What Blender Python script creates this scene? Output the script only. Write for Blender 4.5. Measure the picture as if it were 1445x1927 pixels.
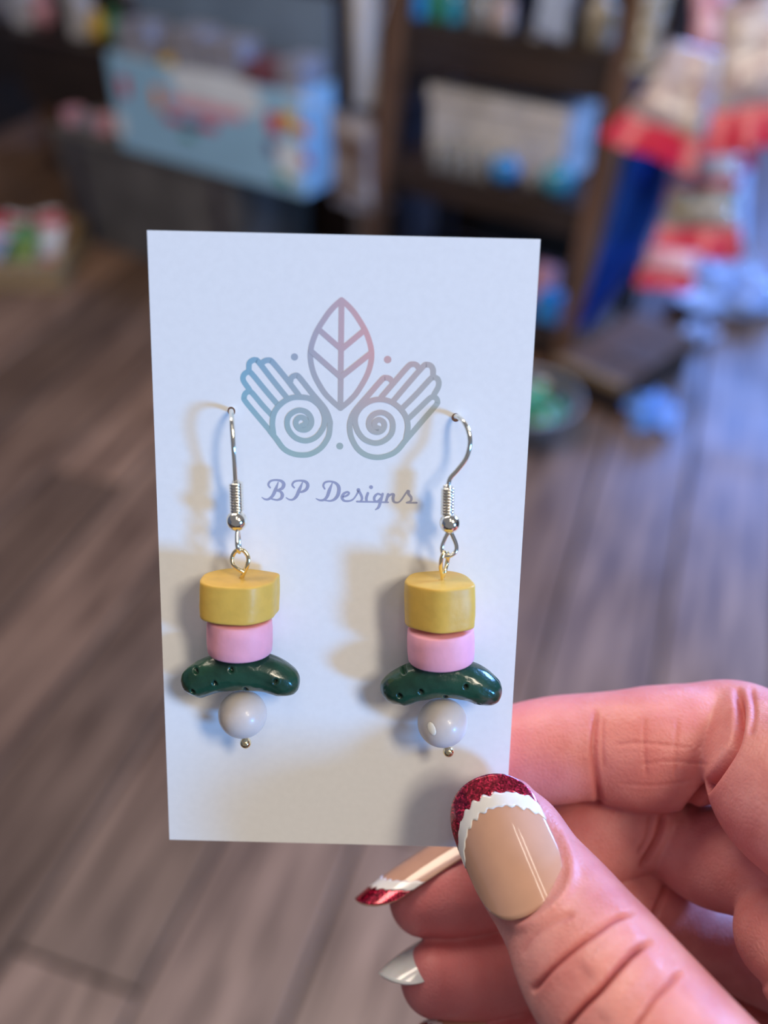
import bpy, bmesh, math, random
import numpy as np
from mathutils import Vector, Matrix, noise
from mathutils.geometry import tessellate_polygon

random.seed(7)
for o in list(bpy.data.objects):
    bpy.data.objects.remove(o)
SC = bpy.context.scene
COL = SC.collection

# ------------------------------------------------------------------ camera
F_PX, W_PX, H_PX = 1800.0, 1445.0, 1927.0
PITCH = math.radians(39.0)
CAM_H = 1.45
cam_d = bpy.data.cameras.new('camera')
cam = bpy.data.objects.new('camera', cam_d)
COL.objects.link(cam)
cam.location = (0, 0, CAM_H)
cam.rotation_euler = (math.pi / 2 - PITCH, 0, 0)
cam_d.sensor_fit = 'VERTICAL'
cam_d.sensor_height = 24.0
cam_d.lens = 24.0 * F_PX / H_PX
cam_d.clip_start = 0.01
cam_d.clip_end = 60
cam_d.dof.use_dof = True
cam_d.dof.focus_distance = 0.134
cam_d.dof.aperture_fstop = (cam_d.lens / 1000) / 0.0036
SC.camera = cam

# ------------------------------------------------------------------ world, lights, exposure
world = bpy.data.worlds.new('world')
SC.world = world
world.use_nodes = True
bg = world.node_tree.nodes['Background']
bg.inputs['Color'].default_value = (0.80, 0.78, 0.86, 1)
bg.inputs['Strength'].default_value = 0.24


def area(name, loc, target, size, power, color):
    d = bpy.data.lights.new(name, 'AREA')
    d.shape = 'RECTANGLE'
    d.size, d.size_y = size
    d.energy = power
    d.color = color
    o = bpy.data.objects.new(name, d)
    COL.objects.link(o)
    o.location = loc
    v = Vector(target) - Vector(loc)
    o.rotation_euler = v.to_track_quat('-Z', 'Y').to_euler()
    return o


area('blue_hand_fill', (2.6, 1.7, 2.55), (0.0, 0.2, 1.3), (0.9, 0.8), 165, (0.20, 0.42, 1.0))  # unseen blue fill, added to tint the top of the hand
area('daylight_shop_front', (2.35, -1.80, 1.56), (0, 0.1, 1.36), (0.42, 0.5), 80, (0.11, 0.42, 1.0))
area('daylight_far_window', (2.5, 5.3, 1.75), (1.0, 2.4, 0.2), (1.9, 1.5), 165, (0.17, 0.34, 1.0))
area('ceiling_lamp', (0.90, -0.83, 2.66), (0, 0.1, 1.36), (0.25, 0.6), 17, (1.0, 0.87, 0.68))
area('ceiling_tube', (-0.03, -0.45, 2.6), (-0.03, -0.45, 0), (0.03, 0.8), 0.8, (1.0, 0.92, 0.80))
area('ceiling_tube', (0.13, -0.45, 2.6), (0.13, -0.45, 0), (0.03, 0.8), 0.8, (1.0, 0.92, 0.80))
area('ceiling_lamp_far', (-0.6, 1.2, 2.75), (-0.4, 1.9, 0), (1.2, 1.2), 42, (1.0, 0.84, 0.68))

SC.view_settings.view_transform = 'Standard'
SC.view_settings.look = 'None'
SC.view_settings.gamma = 1.0
SC.view_settings.use_curve_mapping = False
SC.view_settings.exposure = 0.0

# ------------------------------------------------------------------ measuring helpers
FWD = Vector((0, math.cos(PITCH), -math.sin(PITCH)))
UPV = Vector((0, math.sin(PITCH), math.cos(PITCH)))
RGT = Vector((1, 0, 0))
CAMP = Vector((0, 0, CAM_H))


def ray(px, py):
    return FWD + RGT * ((px - W_PX / 2) / F_PX) - UPV * ((py - H_PX / 2) / F_PX)


def on_floor(px, py, z=0.0):
    r = ray(px, py)
    return CAMP + r * ((z - CAM_H) / r.z)


def on_plane(px, py, p0, nrm):
    r = ray(px, py)
    return CAMP + r * ((p0 - CAMP).dot(nrm) / r.dot(nrm))


def cam_to_world(v):          # camera-space metres (x right, y up, z back)
    return CAMP + RGT * v[0] + UPV * v[1] - FWD * v[2]


# card frame (metres)
_c = Vector((-0.0062, -0.0073, -0.1343))
CO = cam_to_world(_c)
_a = Vector((1.0, -0.024, 0.004)).normalized()
_b = Vector((0.029, 0.972, 0.246))
_b = (_b - _a * _b.dot(_a)).normalized()
_n = _a.cross(_b)


def rot_world(v):
    return RGT * v.x + UPV * v.y - FWD * v.z


CA, CB, CN = rot_world(_a), rot_world(_b), rot_world(_n)
CROT = Matrix((CA, CB, CN)).transposed()
CW, CH, CT = 50.8, 88.9, 0.34


def K(px, py, z=0.0):
    """point at height z (mm) over the card's face, in card millimetres"""
    p = on_plane(px, py, CO + CN * (z / 1000), CN) - CO
    return Vector((p.dot(CA) * 1000, p.dot(CB) * 1000, z))


# ------------------------------------------------------------------ object helpers
def mesh_obj(name, verts, faces, m=None, parent=None, smooth=True, loc=None, mats=None, fm=None):
    me = bpy.data.meshes.new(name)
    me.from_pydata([tuple(v) for v in verts], [], faces)
    me.update()
    if smooth:
        me.polygons.foreach_set('use_smooth', [True] * len(me.polygons))
    if m:
        me.materials.append(m)
    for mm in mats or []:
        me.materials.append(mm)
    if fm:
        me.polygons.foreach_set('material_index', fm)
    o = bpy.data.objects.new(name, me)
    COL.objects.link(o)
    if parent:
        o.parent = parent
    if loc is not None:
        o.location = loc
    return o


def empty(name, loc, rot=None):
    o = bpy.data.objects.new(name, None)
    o.empty_display_size = 0.02
    COL.objects.link(o)
    o.location = loc
    if rot is not None:
        o.rotation_euler = rot
    return o


def tag(o, label, cat, group=None, kind=None):
    o['label'] = label
    o['category'] = cat
    if group:
        o['group'] = group
    if kind:
        o['kind'] = kind
    return o


def catmull(pts, n, closed=False):
    P = np.array([list(p) for p in pts], float)
    if closed:
        P = np.vstack([P[-1], P, P[0], P[1]])
    else:
        P = np.vstack([2 * P[0] - P[1], P, 2 * P[-1] - P[-2]])
    out = []
    for i in range(1, len(P) - 2):
        p0, p1, p2, p3 = P[i - 1:i + 3]
        for k in range(n):
            t = k / n
            out.append(0.5 * ((2 * p1) + (-p0 + p2) * t + (2 * p0 - 5 * p1 + 4 * p2 - p3) * t * t + (-p0 + 3 * p1 - 3 * p2 + p3) * t ** 3))
    if not closed:
        out.append(P[-2])
    return np.array(out)


def tube_data(pts, r, n=12, closed=False):
    pts = [Vector(p) for p in pts]
    N = len(pts)
    rr = r if hasattr(r, '__len__') else [r] * N
    V, Fc = [], []
    t0 = (pts[1] - pts[0]).normalized()
    ref = Vector((0, 0, 1)) if abs(t0.z) < 0.9 else Vector((1, 0, 0))
    u = t0.cross(ref).normalized()
    for i in range(N):
        if closed:
            t = (pts[(i + 1) % N] - pts[i - 1]).normalized()
        else:
            t = (pts[min(i + 1, N - 1)] - pts[max(i - 1, 0)]).normalized()
        u = (u - t * u.dot(t)).normalized()
        w = t.cross(u)
        for k in range(n):
            a = 2 * math.pi * k / n
            V.append(pts[i] + (u * math.cos(a) + w * math.sin(a)) * rr[i])
    rng = N if closed else N - 1
    for i in range(rng):
        for k in range(n):
            j = (i + 1) % N
            Fc.append((i * n + k, i * n + (k + 1) % n, j * n + (k + 1) % n, j * n + k))
    if not closed:
        Fc.append(tuple(range(n))[::-1])
        Fc.append(tuple((N - 1) * n + k for k in range(n)))
    return V, Fc


def merge(*parts):
    V, Fc = [], []
    for v, f in parts:
        b = len(V)
        V += [tuple(x) for x in v]
        Fc += [tuple(i + b for i in q) for q in f]
    return V, Fc


def box_data(x0, x1, y0, y1, z0, z1):
    V = [(x, y, z) for z in (z0, z1) for y in (y0, y1) for x in (x0, x1)]
    return V, [(0, 2, 3, 1), (4, 5, 7, 6), (0, 1, 5, 4), (2, 6, 7, 3), (0, 4, 6, 2), (1, 3, 7, 5)]


def bevel_box(x0, x1, y0, y1, z0, z1, b):
    bm = bmesh.new()
    V, Fc = box_data(x0, x1, y0, y1, z0, z1)
    vs = [bm.verts.new(v) for v in V]
    for f in Fc:
        bm.faces.new([vs[i] for i in f])
    bmesh.ops.bevel(bm, geom=list(bm.edges), offset=b, segments=2, affect='EDGES', profile=0.5)
    bm.verts.index_update()
    R = [tuple(v.co) for v in bm.verts], [tuple(v.index for v in f.verts) for f in bm.faces]
    bm.free()
    return R


def lathe_data(prof, n=32, c=(0, 0, 0), ax=None):
    """prof: list of (r, h) along local z"""
    if ax is None:
        X, Y, Z = Vector((1, 0, 0)), Vector((0, 1, 0)), Vector((0, 0, 1))
    else:
        Z = Vector(ax).normalized()
        X = Z.orthogonal().normalized()
        Y = Z.cross(X)
    c = Vector(c)
    V, Fc = [], []
    for r, h in prof:
        for k in range(n):
            a = 2 * math.pi * k / n
            V.append(c + X * (r * math.cos(a)) + Y * (r * math.sin(a)) + Z * h)
    for i in range(len(prof) - 1):
        for k in range(n):
            Fc.append((i * n + k, i * n + (k + 1) % n, (i + 1) * n + (k + 1) % n, (i + 1) * n + k))
    Fc.append(tuple(range(n))[::-1])
    Fc.append(tuple((len(prof) - 1) * n + k for k in range(n)))
    return V, Fc


def ball_data(c, r, n=32, ax=None, sq=1.0):
    prof = [(r * math.sin(math.pi * (i + 0.02) / (n / 2 + 0.04)), -r * sq * math.cos(math.pi * (i + 0.02) / (n / 2 + 0.04))) for i in range(n // 2 + 1)]
    return lathe_data(prof, n, c, ax)


# ------------------------------------------------------------------ materials
def mat(name, col, rough=0.5, metal=0.0, spec=0.5, var=0.0, scale=40.0, bump=0.0, bscale=None, coat=0.0, sss=0.0, sss_r=(1, .3, .2), sss_s=0.002, trans=0.0, ior=1.45, col2=None, stretch=None, alpha=1.0):
    m = bpy.data.materials.new(name)
    m.use_nodes = True
    nt = m.node_tree
    b = nt.nodes['Principled BSDF']
    b.inputs['Base Color'].default_value = (*col, 1)
    b.inputs['Roughness'].default_value = rough
    b.inputs['Metallic'].default_value = metal
    b.inputs['Specular IOR Level'].default_value = spec
    b.inputs['Coat Weight'].default_value = coat
    b.inputs['Coat Roughness'].default_value = 0.08
    b.inputs['IOR'].default_value = ior
    b.inputs['Transmission Weight'].default_value = trans
    b.inputs['Alpha'].default_value = alpha
    if sss:
        b.inputs['Subsurface Weight'].default_value = sss
        b.inputs['Subsurface Radius'].default_value = sss_r
        b.inputs['Subsurface Scale'].default_value = sss_s
    if var or col2 or bump:
        tc = nt.nodes.new('ShaderNodeTexCoord')
        src = tc.outputs['Object']
        if stretch:
            mp = nt.nodes.new('ShaderNodeMapping')
            mp.inputs['Scale'].default_value = stretch
            nt.links.new(src, mp.inputs['Vector'])
            src = mp.outputs['Vector']
        if var or col2:
            nz = nt.nodes.new('ShaderNodeTexNoise')
            nz.inputs['Scale'].default_value = scale
            nz.inputs['Detail'].default_value = 5
            nt.links.new(src, nz.inputs['Vector'])
            rp = nt.nodes.new('ShaderNodeValToRGB')
            c2 = col2 or tuple(max(0, c * (1 - var)) for c in col)
            rp.color_ramp.elements[0].position = 0.35
            rp.color_ramp.elements[0].color = (*c2, 1)
            rp.color_ramp.elements[1].position = 0.65
            rp.color_ramp.elements[1].color = (*(col if col2 else tuple(min(1, c * (1 + var)) for c in col)), 1)
            nt.links.new(nz.outputs['Fac'], rp.inputs['Fac'])
            nt.links.new(rp.outputs['Color'], b.inputs['Base Color'])
        if bump:
            nb = nt.nodes.new('ShaderNodeTexNoise')
            nb.inputs['Scale'].default_value = bscale or scale
            nb.inputs['Detail'].default_value = 4
            nt.links.new(src, nb.inputs['Vector'])
            bp = nt.nodes.new('ShaderNodeBump')
            bp.inputs['Strength'].default_value = min(1, bump)
            bp.inputs['Distance'].default_value = 0.35 / (bscale or scale)
            nt.links.new(nb.outputs['Fac'], bp.inputs['Height'])
            nt.links.new(bp.outputs['Normal'], b.inputs['Normal'])
    return m


def wood_mat(name, dark, light, rough=0.5, axis=1, rnd=True, scale=3.0, spec=0.5):
    m = bpy.data.materials.new(name)
    m.use_nodes = True
    nt = m.node_tree
    L = nt.links.new
    b = nt.nodes['Principled BSDF']
    b.inputs['Specular IOR Level'].default_value = spec
    tc = nt.nodes.new('ShaderNodeTexCoord')
    mp = nt.nodes.new('ShaderNodeMapping')
    s = [14.0, 14.0, 14.0]
    s[axis] = 1.2
    mp.inputs['Scale'].default_value = s
    oi = nt.nodes.new('ShaderNodeObjectInfo')
    ad = nt.nodes.new('ShaderNodeVectorMath')
    ad.operation = 'MULTIPLY_ADD'
    ad.inputs[1].default_value = (37.0, 91.0, 13.0)
    L(oi.outputs['Random'], ad.inputs[0])
    L(tc.outputs['Object'], ad.inputs[2])
    L(ad.outputs[0], mp.inputs['Vector'])
    n1 = nt.nodes.new('ShaderNodeTexNoise')
    n1.inputs['Scale'].default_value = scale
    n1.inputs['Detail'].default_value = 6
    n1.inputs['Distortion'].default_value = 0.4
    L(mp.outputs['Vector'], n1.inputs['Vector'])
    rp = nt.nodes.new('ShaderNodeValToRGB')
    rp.color_ramp.elements[0].position = 0.3
    rp.color_ramp.elements[0].color = (*dark, 1)
    rp.color_ramp.elements[1].position = 0.72
    rp.color_ramp.elements[1].color = (*light, 1)
    L(n1.outputs['Fac'], rp.inputs['Fac'])
    hs = nt.nodes.new('ShaderNodeHueSaturation')
    mr = nt.nodes.new('ShaderNodeMapRange')
    mr.inputs['To Min'].default_value = 0.6 if rnd else 0.95
    mr.inputs['To Max'].default_value = 1.35 if rnd else 1.05
    L(oi.outputs['Random'], mr.inputs['Value'])
    L(mr.outputs['Result'], hs.inputs['Value'])
    L(rp.outputs['Color'], hs.inputs['Color'])
    L(hs.outputs['Color'], b.inputs['Base Color'])
    n2 = nt.nodes.new('ShaderNodeTexNoise')
    n2.inputs['Scale'].default_value = 2.2
    n2.inputs['Detail'].default_value = 3
    L(ad.outputs[0], n2.inputs['Vector'])
    m2 = nt.nodes.new('ShaderNodeMapRange')
    m2.inputs['From Min'].default_value = 0.3
    m2.inputs['From Max'].default_value = 0.7
    m2.inputs['To Min'].default_value = rough - 0.12
    m2.inputs['To Max'].default_value = rough + 0.15
    L(n2.outputs['Fac'], m2.inputs['Value'])
    L(m2.outputs['Result'], b.inputs['Roughness'])
    bp = nt.nodes.new('ShaderNodeBump')
    bp.inputs['Strength'].default_value = 0.25
    bp.inputs['Distance'].default_value = 0.004
    L(n1.outputs['Fac'], bp.inputs['Height'])
    L(bp.outputs['Normal'], b.inputs['Normal'])
    return m


M = {}
M['plank'] = wood_mat('floor_wood', (0.075, 0.038, 0.025), (0.31, 0.185, 0.118), 0.42)
M['gap'] = mat('floor_gap', (0.02, 0.014, 0.01), 0.9, var=0.2, scale=20)
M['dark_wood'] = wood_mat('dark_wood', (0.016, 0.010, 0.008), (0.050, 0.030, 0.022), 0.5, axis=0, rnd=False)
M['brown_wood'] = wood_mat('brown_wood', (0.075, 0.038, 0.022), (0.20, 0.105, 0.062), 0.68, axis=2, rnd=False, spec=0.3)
M['card'] = mat('card_paper', (0.90, 0.90, 0.90), 0.42, var=0.012, scale=900, bump=0.05, bscale=2500)
M['metal'] = mat('silver_wire', (0.93, 0.90, 0.80), 0.12, 1.0, var=0.03, scale=300)
M['gold'] = mat('pale_gold_wire', (0.93, 0.78, 0.48), 0.15, 1.0, var=0.03, scale=300)
M['cheese'] = mat('yellow_clay', (0.74, 0.46, 0.085), 0.42, var=0.05, scale=500, bump=0.12, bscale=900, sss=0.1, sss_s=0.0008, sss_r=(1, .6, .2))
M['ham'] = mat('pink_clay', (0.88, 0.40, 0.50), 0.55, var=0.04, scale=500, bump=0.12, bscale=1200, sss=0.1, sss_s=0.0008, sss_r=(1, .5, .5))
M['pickle'] = mat('green_clay', (0.010, 0.052, 0.030), 0.26, var=0.3, scale=260, bump=0.25, bscale=420, coat=0.4)
M['pit'] = mat('pit_shade', (0.008, 0.02, 0.014), 0.7, var=0.2, scale=800)  # shade inside the pickle's holes, painted as a darker green
M['pearl'] = mat('milky_bead', (0.68, 0.61, 0.57), 0.34, var=0.04, scale=300, bump=0.05, bscale=1200, coat=0.12, sss=0.6, sss_s=0.002, sss_r=(1, .9, .8))
M['pearl_spot'] = mat('milky_spot', (0.88, 0.84, 0.74), 0.2, var=0.03, scale=500, coat=0.5)
M['nail_nude'] = mat('nail_nude', (0.63, 0.36, 0.25), 0.10, var=0.03, scale=300, coat=1.0)
M['nail_white'] = mat('nail_white', (0.88, 0.86, 0.84), 0.12, var=0.03, scale=600, coat=1.0)
M['nail_pearl'] = mat('nail_pearl', (0.80, 0.80, 0.80), 0.12, var=0.05, scale=300, coat=1.0, sss=0.3, sss_s=0.001)


def glitter_mat():
    m = mat('nail_red_glitter', (0.30, 0.004, 0.03), 0.15, coat=1.0)
    nt = m.node_tree
    L = nt.links.new
    b = nt.nodes['Principled BSDF']
    tc = nt.nodes.new('ShaderNodeTexCoord')
    vo = nt.nodes.new('ShaderNodeTexVoronoi')
    vo.inputs['Scale'].default_value = 4200
    L(tc.outputs['Object'], vo.inputs['Vector'])
    rp = nt.nodes.new('ShaderNodeValToRGB')
    rp.color_ramp.elements[0].position = 0.60
    rp.color_ramp.elements[0].color = (0.25, 0.003, 0.02, 1)
    rp.color_ramp.elements[1].position = 0.95
    rp.color_ramp.elements[1].color = (0.85, 0.03, 0.10, 1)
    sp = nt.nodes.new('ShaderNodeSeparateColor')
    L(vo.outputs['Color'], sp.inputs[0])
    L(sp.outputs[0], rp.inputs['Fac'])
    L(rp.outputs['Color'], b.inputs['Base Color'])
    L(sp.outputs[1], b.inputs['Metallic'])
    return m


M['nail_red'] = glitter_mat()


def print_mat():
    """soft three-colour print: blue at the left, rose upper right, sage below"""
    m = bpy.data.materials.new('logo_print')
    m.use_nodes = True
    nt = m.node_tree
    L = nt.links.new
    b = nt.nodes['Principled BSDF']
    b.inputs['Roughness'].default_value = 0.45
    tc = nt.nodes.new('ShaderNodeTexCoord')
    sp = nt.nodes.new('ShaderNodeSeparateXYZ')
    L(tc.outputs['Object'], sp.inputs[0])
    x0, x1 = K(455, 720).x / 1000, K(830, 690).x / 1000
    rp = nt.nodes.new('ShaderNodeValToRGB')
    e = rp.color_ramp.elements
    e[0].position, e[0].color = 0.0, (0.22, 0.47, 0.64, 1)
    e[1].position, e[1].color = 1.0, (0.53, 0.49, 0.47, 1)
    k = e.new(0.66)
    k.color = (0.78, 0.43, 0.42, 1)
    k = e.new(0.34)
    k.color = (0.47, 0.46, 0.53, 1)
    mr = nt.nodes.new('ShaderNodeMapRange')
    mr.inputs['From Min'].default_value = x0
    mr.inputs['From Max'].default_value = x1
    L(sp.outputs['X'], mr.inputs['Value'])
    L(mr.outputs['Result'], rp.inputs['Fac'])
    my = nt.nodes.new('ShaderNodeMapRange')
    my.inputs['From Min'].default_value = K(640, 650).y / 1000
    my.inputs['From Max'].default_value = K(640, 880).y / 1000
    my.inputs['To Max'].default_value = 0.95
    L(sp.outputs['Y'], my.inputs['Value'])
    mx = nt.nodes.new('ShaderNodeMix')
    mx.data_type = 'RGBA'
    L(my.outputs['Result'], mx.inputs['Factor'])
    L(rp.outputs['Color'], mx.inputs['A'])
    mx.inputs['B'].default_value = (0.38, 0.54, 0.50, 1)
    L(mx.outputs['Result'], b.inputs['Base Color'])
    return m


M['logo'] = print_mat()
M['ink'] = mat('lettering_ink', (0.38, 0.40, 0.55), 0.5, var=0.03, scale=900)

# ------------------------------------------------------------------ floor and wall
PH = math.radians(18.6)
PD = Vector((math.sin(PH), math.cos(PH), 0))      # along the boards
PX = Vector((math.cos(PH), -math.sin(PH), 0))
floor = mesh_obj('floor', *box_data(-4.2, 5.2, -3.0, 7.2, -0.08, -0.012), M['gap'], smooth=False)
floor['kind'] = 'structure'
plank_meshes = {}
for ln in (1.6, 2.1, 2.6):
    me_o = bevel_box(-0.106, 0.106, -ln / 2 + 0.003, ln / 2 - 0.003, -0.013, 0.0, 0.002)
    me = bpy.data.meshes.new('plank')
    me.from_pydata(me_o[0], [], me_o[1])
    me.materials.append(M['plank'])
    plank_meshes[ln] = me
for r in range(-14, 20):
    c = r * 0.221
    s = -2.6 - random.random() * 1.5
    while s < 6.0:
        ln = random.choice((1.6, 2.1, 2.6))
        p = PX * c + PD * (s + ln / 2)
        if -4.0 < p.x < 5.0 and -1.6 < p.y < 6.2:
            o = bpy.data.objects.new('plank', plank_meshes[ln])
            COL.objects.link(o)
            o.parent = floor
            o.location = (p.x, p.y, random.uniform(-0.0012, 0.0004))
            o.rotation_euler = (0, 0, -PH)
        s += ln
M['plaster'] = mat('wall_plaster', (0.30, 0.27, 0.24), 0.8, var=0.08, scale=4)
for nm_, bx_, m_ in (('wall_back', (-4.2, 5.2, 5.6, 5.7, -0.08, 2.9), 'dark_wood'), ('wall_left', (-4.3, -4.2, -3.0, 5.6, -0.08, 2.9), 'plaster'), ('wall_right', (5.2, 5.3, -3.0, 5.6, -0.08, 2.9), 'plaster')):
    wall = mesh_obj(nm_, *box_data(*bx_), M[m_], smooth=False)
    wall['kind'] = 'structure'

# ================================================================== the card
card = empty('earring_card', CO)
card.rotation_euler = CROT.to_euler()
tag(card, 'white paper earring card with leaf and hands logo, held in the hand', 'card')
MM = 0.001
holes = [K(435, 774, 0), K(857.5, 786, 0)]
outer = [Vector((-CW / 2, -CH / 2, 0)), Vector((CW / 2, -CH / 2, 0)), Vector((CW / 2, CH / 2, 0)), Vector((-CW / 2, CH / 2, 0))]
# subdivide the outline for an even triangulation
ol = []
for i in range(4):
    for k in range(12):
        ol.append(outer[i].lerp(outer[(i + 1) % 4], k / 12))
hl = []
for h in holes:
    hl.append([Vector((h.x + 0.56 * math.cos(-2 * math.pi * k / 20), h.y + 0.62 * math.sin(-2 * math.pi * k / 20), 0)) for k in range(20)])
loops = [ol] + hl
tris = tessellate_polygon(loops)
flat = [v for l in loops for v in l]
V = [(v.x * MM, v.y * MM, 0) for v in flat] + [(v.x * MM, v.y * MM, -CT * MM) for v in flat]
n0 = len(flat)
Fc = []
for t in tris:
    a, b_, c = [flat[i] for i in t]
    if (b_ - a).cross(c - a).z < 0:
        t = (t[0], t[2], t[1])
    Fc.append(tuple(t))
    Fc.append(tuple(i + n0 for i in reversed(t)))
st = 0
for l in loops:
    n = len(l)
    for k in range(n):
        i, j = st + k, st + (k + 1) % n
        Fc.append((i, i + n0, j + n0, j))
    st += n
mesh_obj('sheet', V, Fc, M['card'], card, smooth=False)


def ribbon(strokes, width, z=0.012, closed=False):
    """flat print stroke(s): lists of (x, y[, w]) card mm"""
    parts = []
    for si, s in enumerate(strokes):
        z = 0.012 + 0.008 * si
        P = np.array([(p[0], p[1], (p[2] if len(p) > 2 else width)) for p in s], float)
        P = catmull(P, 6) if len(P) > 2 else P
        V, Fc = [], []
        N = len(P)
        for i in range(N):
            t = P[min(i + 1, N - 1), :2] - P[max(i - 1, 0), :2]
            t /= (np.linalg.norm(t) + 1e-9)
            nn = np.array((-t[1], t[0])) * P[i, 2] / 2
            V += [(P[i, 0] + nn[0], P[i, 1] + nn[1], z), (P[i, 0] - nn[0], P[i, 1] - nn[1], z)]
        for i in range(N - 1):
            Fc.append((2 * i, 2 * i + 1, 2 * i + 3, 2 * i + 2))
        parts.append((V, Fc))
        for e in (0, N - 1):
            parts.append(disc(P[e, 0], P[e, 1], P[e, 2] / 2, z - 0.003 - 0.002 * (e > 0)))
    V, Fc = merge(*parts)
    return [(v[0] * MM, v[1] * MM, v[2] * MM) for v in V], Fc


def disc(x, y, r, z=0.012, n=16):
    return [(x + r * math.cos(2 * math.pi * k / n), y + r * math.sin(2 * math.pi * k / n), z) for k in range(n)], [tuple(range(n))]


def crop(x0, y0, s):
    def f(lst):
        out = []
        for p in lst:
            k = K(x0 + p[0] / s, y0 + p[1] / s, 0.0)
            out.append((k.x, k.y) + ((p[2] / s / 13.3,) if len(p) > 2 else ()))
        return out
    return f


LW = 10.0 / 13.4
c4 = crop(430, 540, 3.44)
leaf = [
    c4([(732, 85), (780, 128), (830, 190), (895, 305), (926, 430), (905, 550), (840, 670), (785, 735), (725, 785)]),
    c4([(732, 85), (683, 128), (632, 190), (563, 305), (530, 430), (550, 555), (612, 672), (668, 735), (725, 785)]),
    c4([(732, 85), (725, 785)]), c4([(590, 280), (727, 400)]), c4([(880, 280), (733, 403)]),
    c4([(535, 415), (725, 582)]), c4([(920, 430), (730, 582)])]
mesh_obj('leaf_print', *ribbon(leaf, LW), M['logo'], card, smooth=False)
c2 = crop(440, 660, 6.881)
lh = [
    c2([(480, 1050), (310, 850), (150, 655), (133, 600), (155, 548), (205, 528), (245, 555), (375, 710), (505, 850)]),
    c2([(200, 500), (128, 395), (120, 340), (145, 295), (190, 275), (235, 300), (400, 500), (570, 700)]),
    c2([(196, 245), (200, 165), (240, 125), (285, 120), (325, 150), (500, 375), (685, 605)]),
    c2([(355, 165), (405, 130), (460, 123), (505, 150), (660, 335), (840, 570)]),
    c2([(735, 390), (750, 345), (800, 320), (850, 345), (1010, 545), (1180, 750), (1242, 900), (1245, 970), (1225, 1110), (1135, 1250), (1010, 1330), (890, 1350), (760, 1330), (645, 1265), (550, 1140), (470, 1040)]),
    c2([(515, 1080), (500, 930), (530, 790), (620, 680), (740, 612), (870, 600), (1000, 625), (1110, 710), (1168, 820), (1178, 910), (1150, 1010), (1060, 1120), (930, 1165), (800, 1125), (715, 1030), (690, 930), (715, 845), (790, 785), (870, 770), (950, 800), (1000, 870), (1003, 950), (960, 1010), (900, 1025), (840, 1005), (806, 955), (808, 905), (840, 868), (880, 862), (920, 880), (935, 920), (915, 955), (880, 972)])]
mesh_obj('hand_print', *ribbon(lh, LW), M['logo'], card, smooth=False)
c3 = crop(640, 660, 6.881)
rh = [
    c3([(905, 1095), (1080, 890), (1240, 705), (1260, 655), (1240, 612), (1195, 600), (1150, 625), (1020, 750), (885, 880)]),
    c3([(1215, 570), (1268, 475), (1278, 410), (1258, 362), (1215, 345), (1170, 365), (990, 560), (800, 750)]),
    c3([(1205, 310), (1203, 240), (1175, 195), (1125, 180), (1075, 205), (880, 425), (690, 650)]),
    c3([(1015, 215), (985, 182), (935, 175), (880, 205), (700, 410), (535, 600)]),
    c3([(665, 385), (640, 360), (590, 350), (545, 372), (380, 560), (200, 770), (140, 890), (126, 1000), (150, 1130), (230, 1270), (350, 1355), (500, 1380), (650, 1345), (750, 1280), (840, 1170), (920, 1075)]),
    c3([(855, 1140), (878, 980), (850, 850), (770, 740), (660, 662), (530, 630), (400, 650), (285, 720), (212, 820), (196, 920), (230, 1040), (315, 1145), (450, 1195), (570, 1165), (660, 1080), (685, 970), (660, 875), (590, 815), (510, 800), (430, 830), (382, 895), (375, 970), (410, 1030), (480, 1055), (545, 1030), (575, 970), (560, 920), (510, 893), (465, 910), (446, 950), (465, 990), (505, 1005)])]
mesh_obj('hand_print', *ribbon(rh, LW), M['logo'], card, smooth=False)
for p, r in (((427, 453), 22), ((1030, 470), 23), ((720, 1030), 22)):
    (x, y), = c4([p])
    v, f = disc(x, y, r / 3.44 / 13.4, n=24)
    mesh_obj('dot_print', [(a * MM, b * MM, c * MM) for a, b, c in v], f, M['logo'], card, smooth=False)
ct = crop(480, 890, 4.516)
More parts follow.
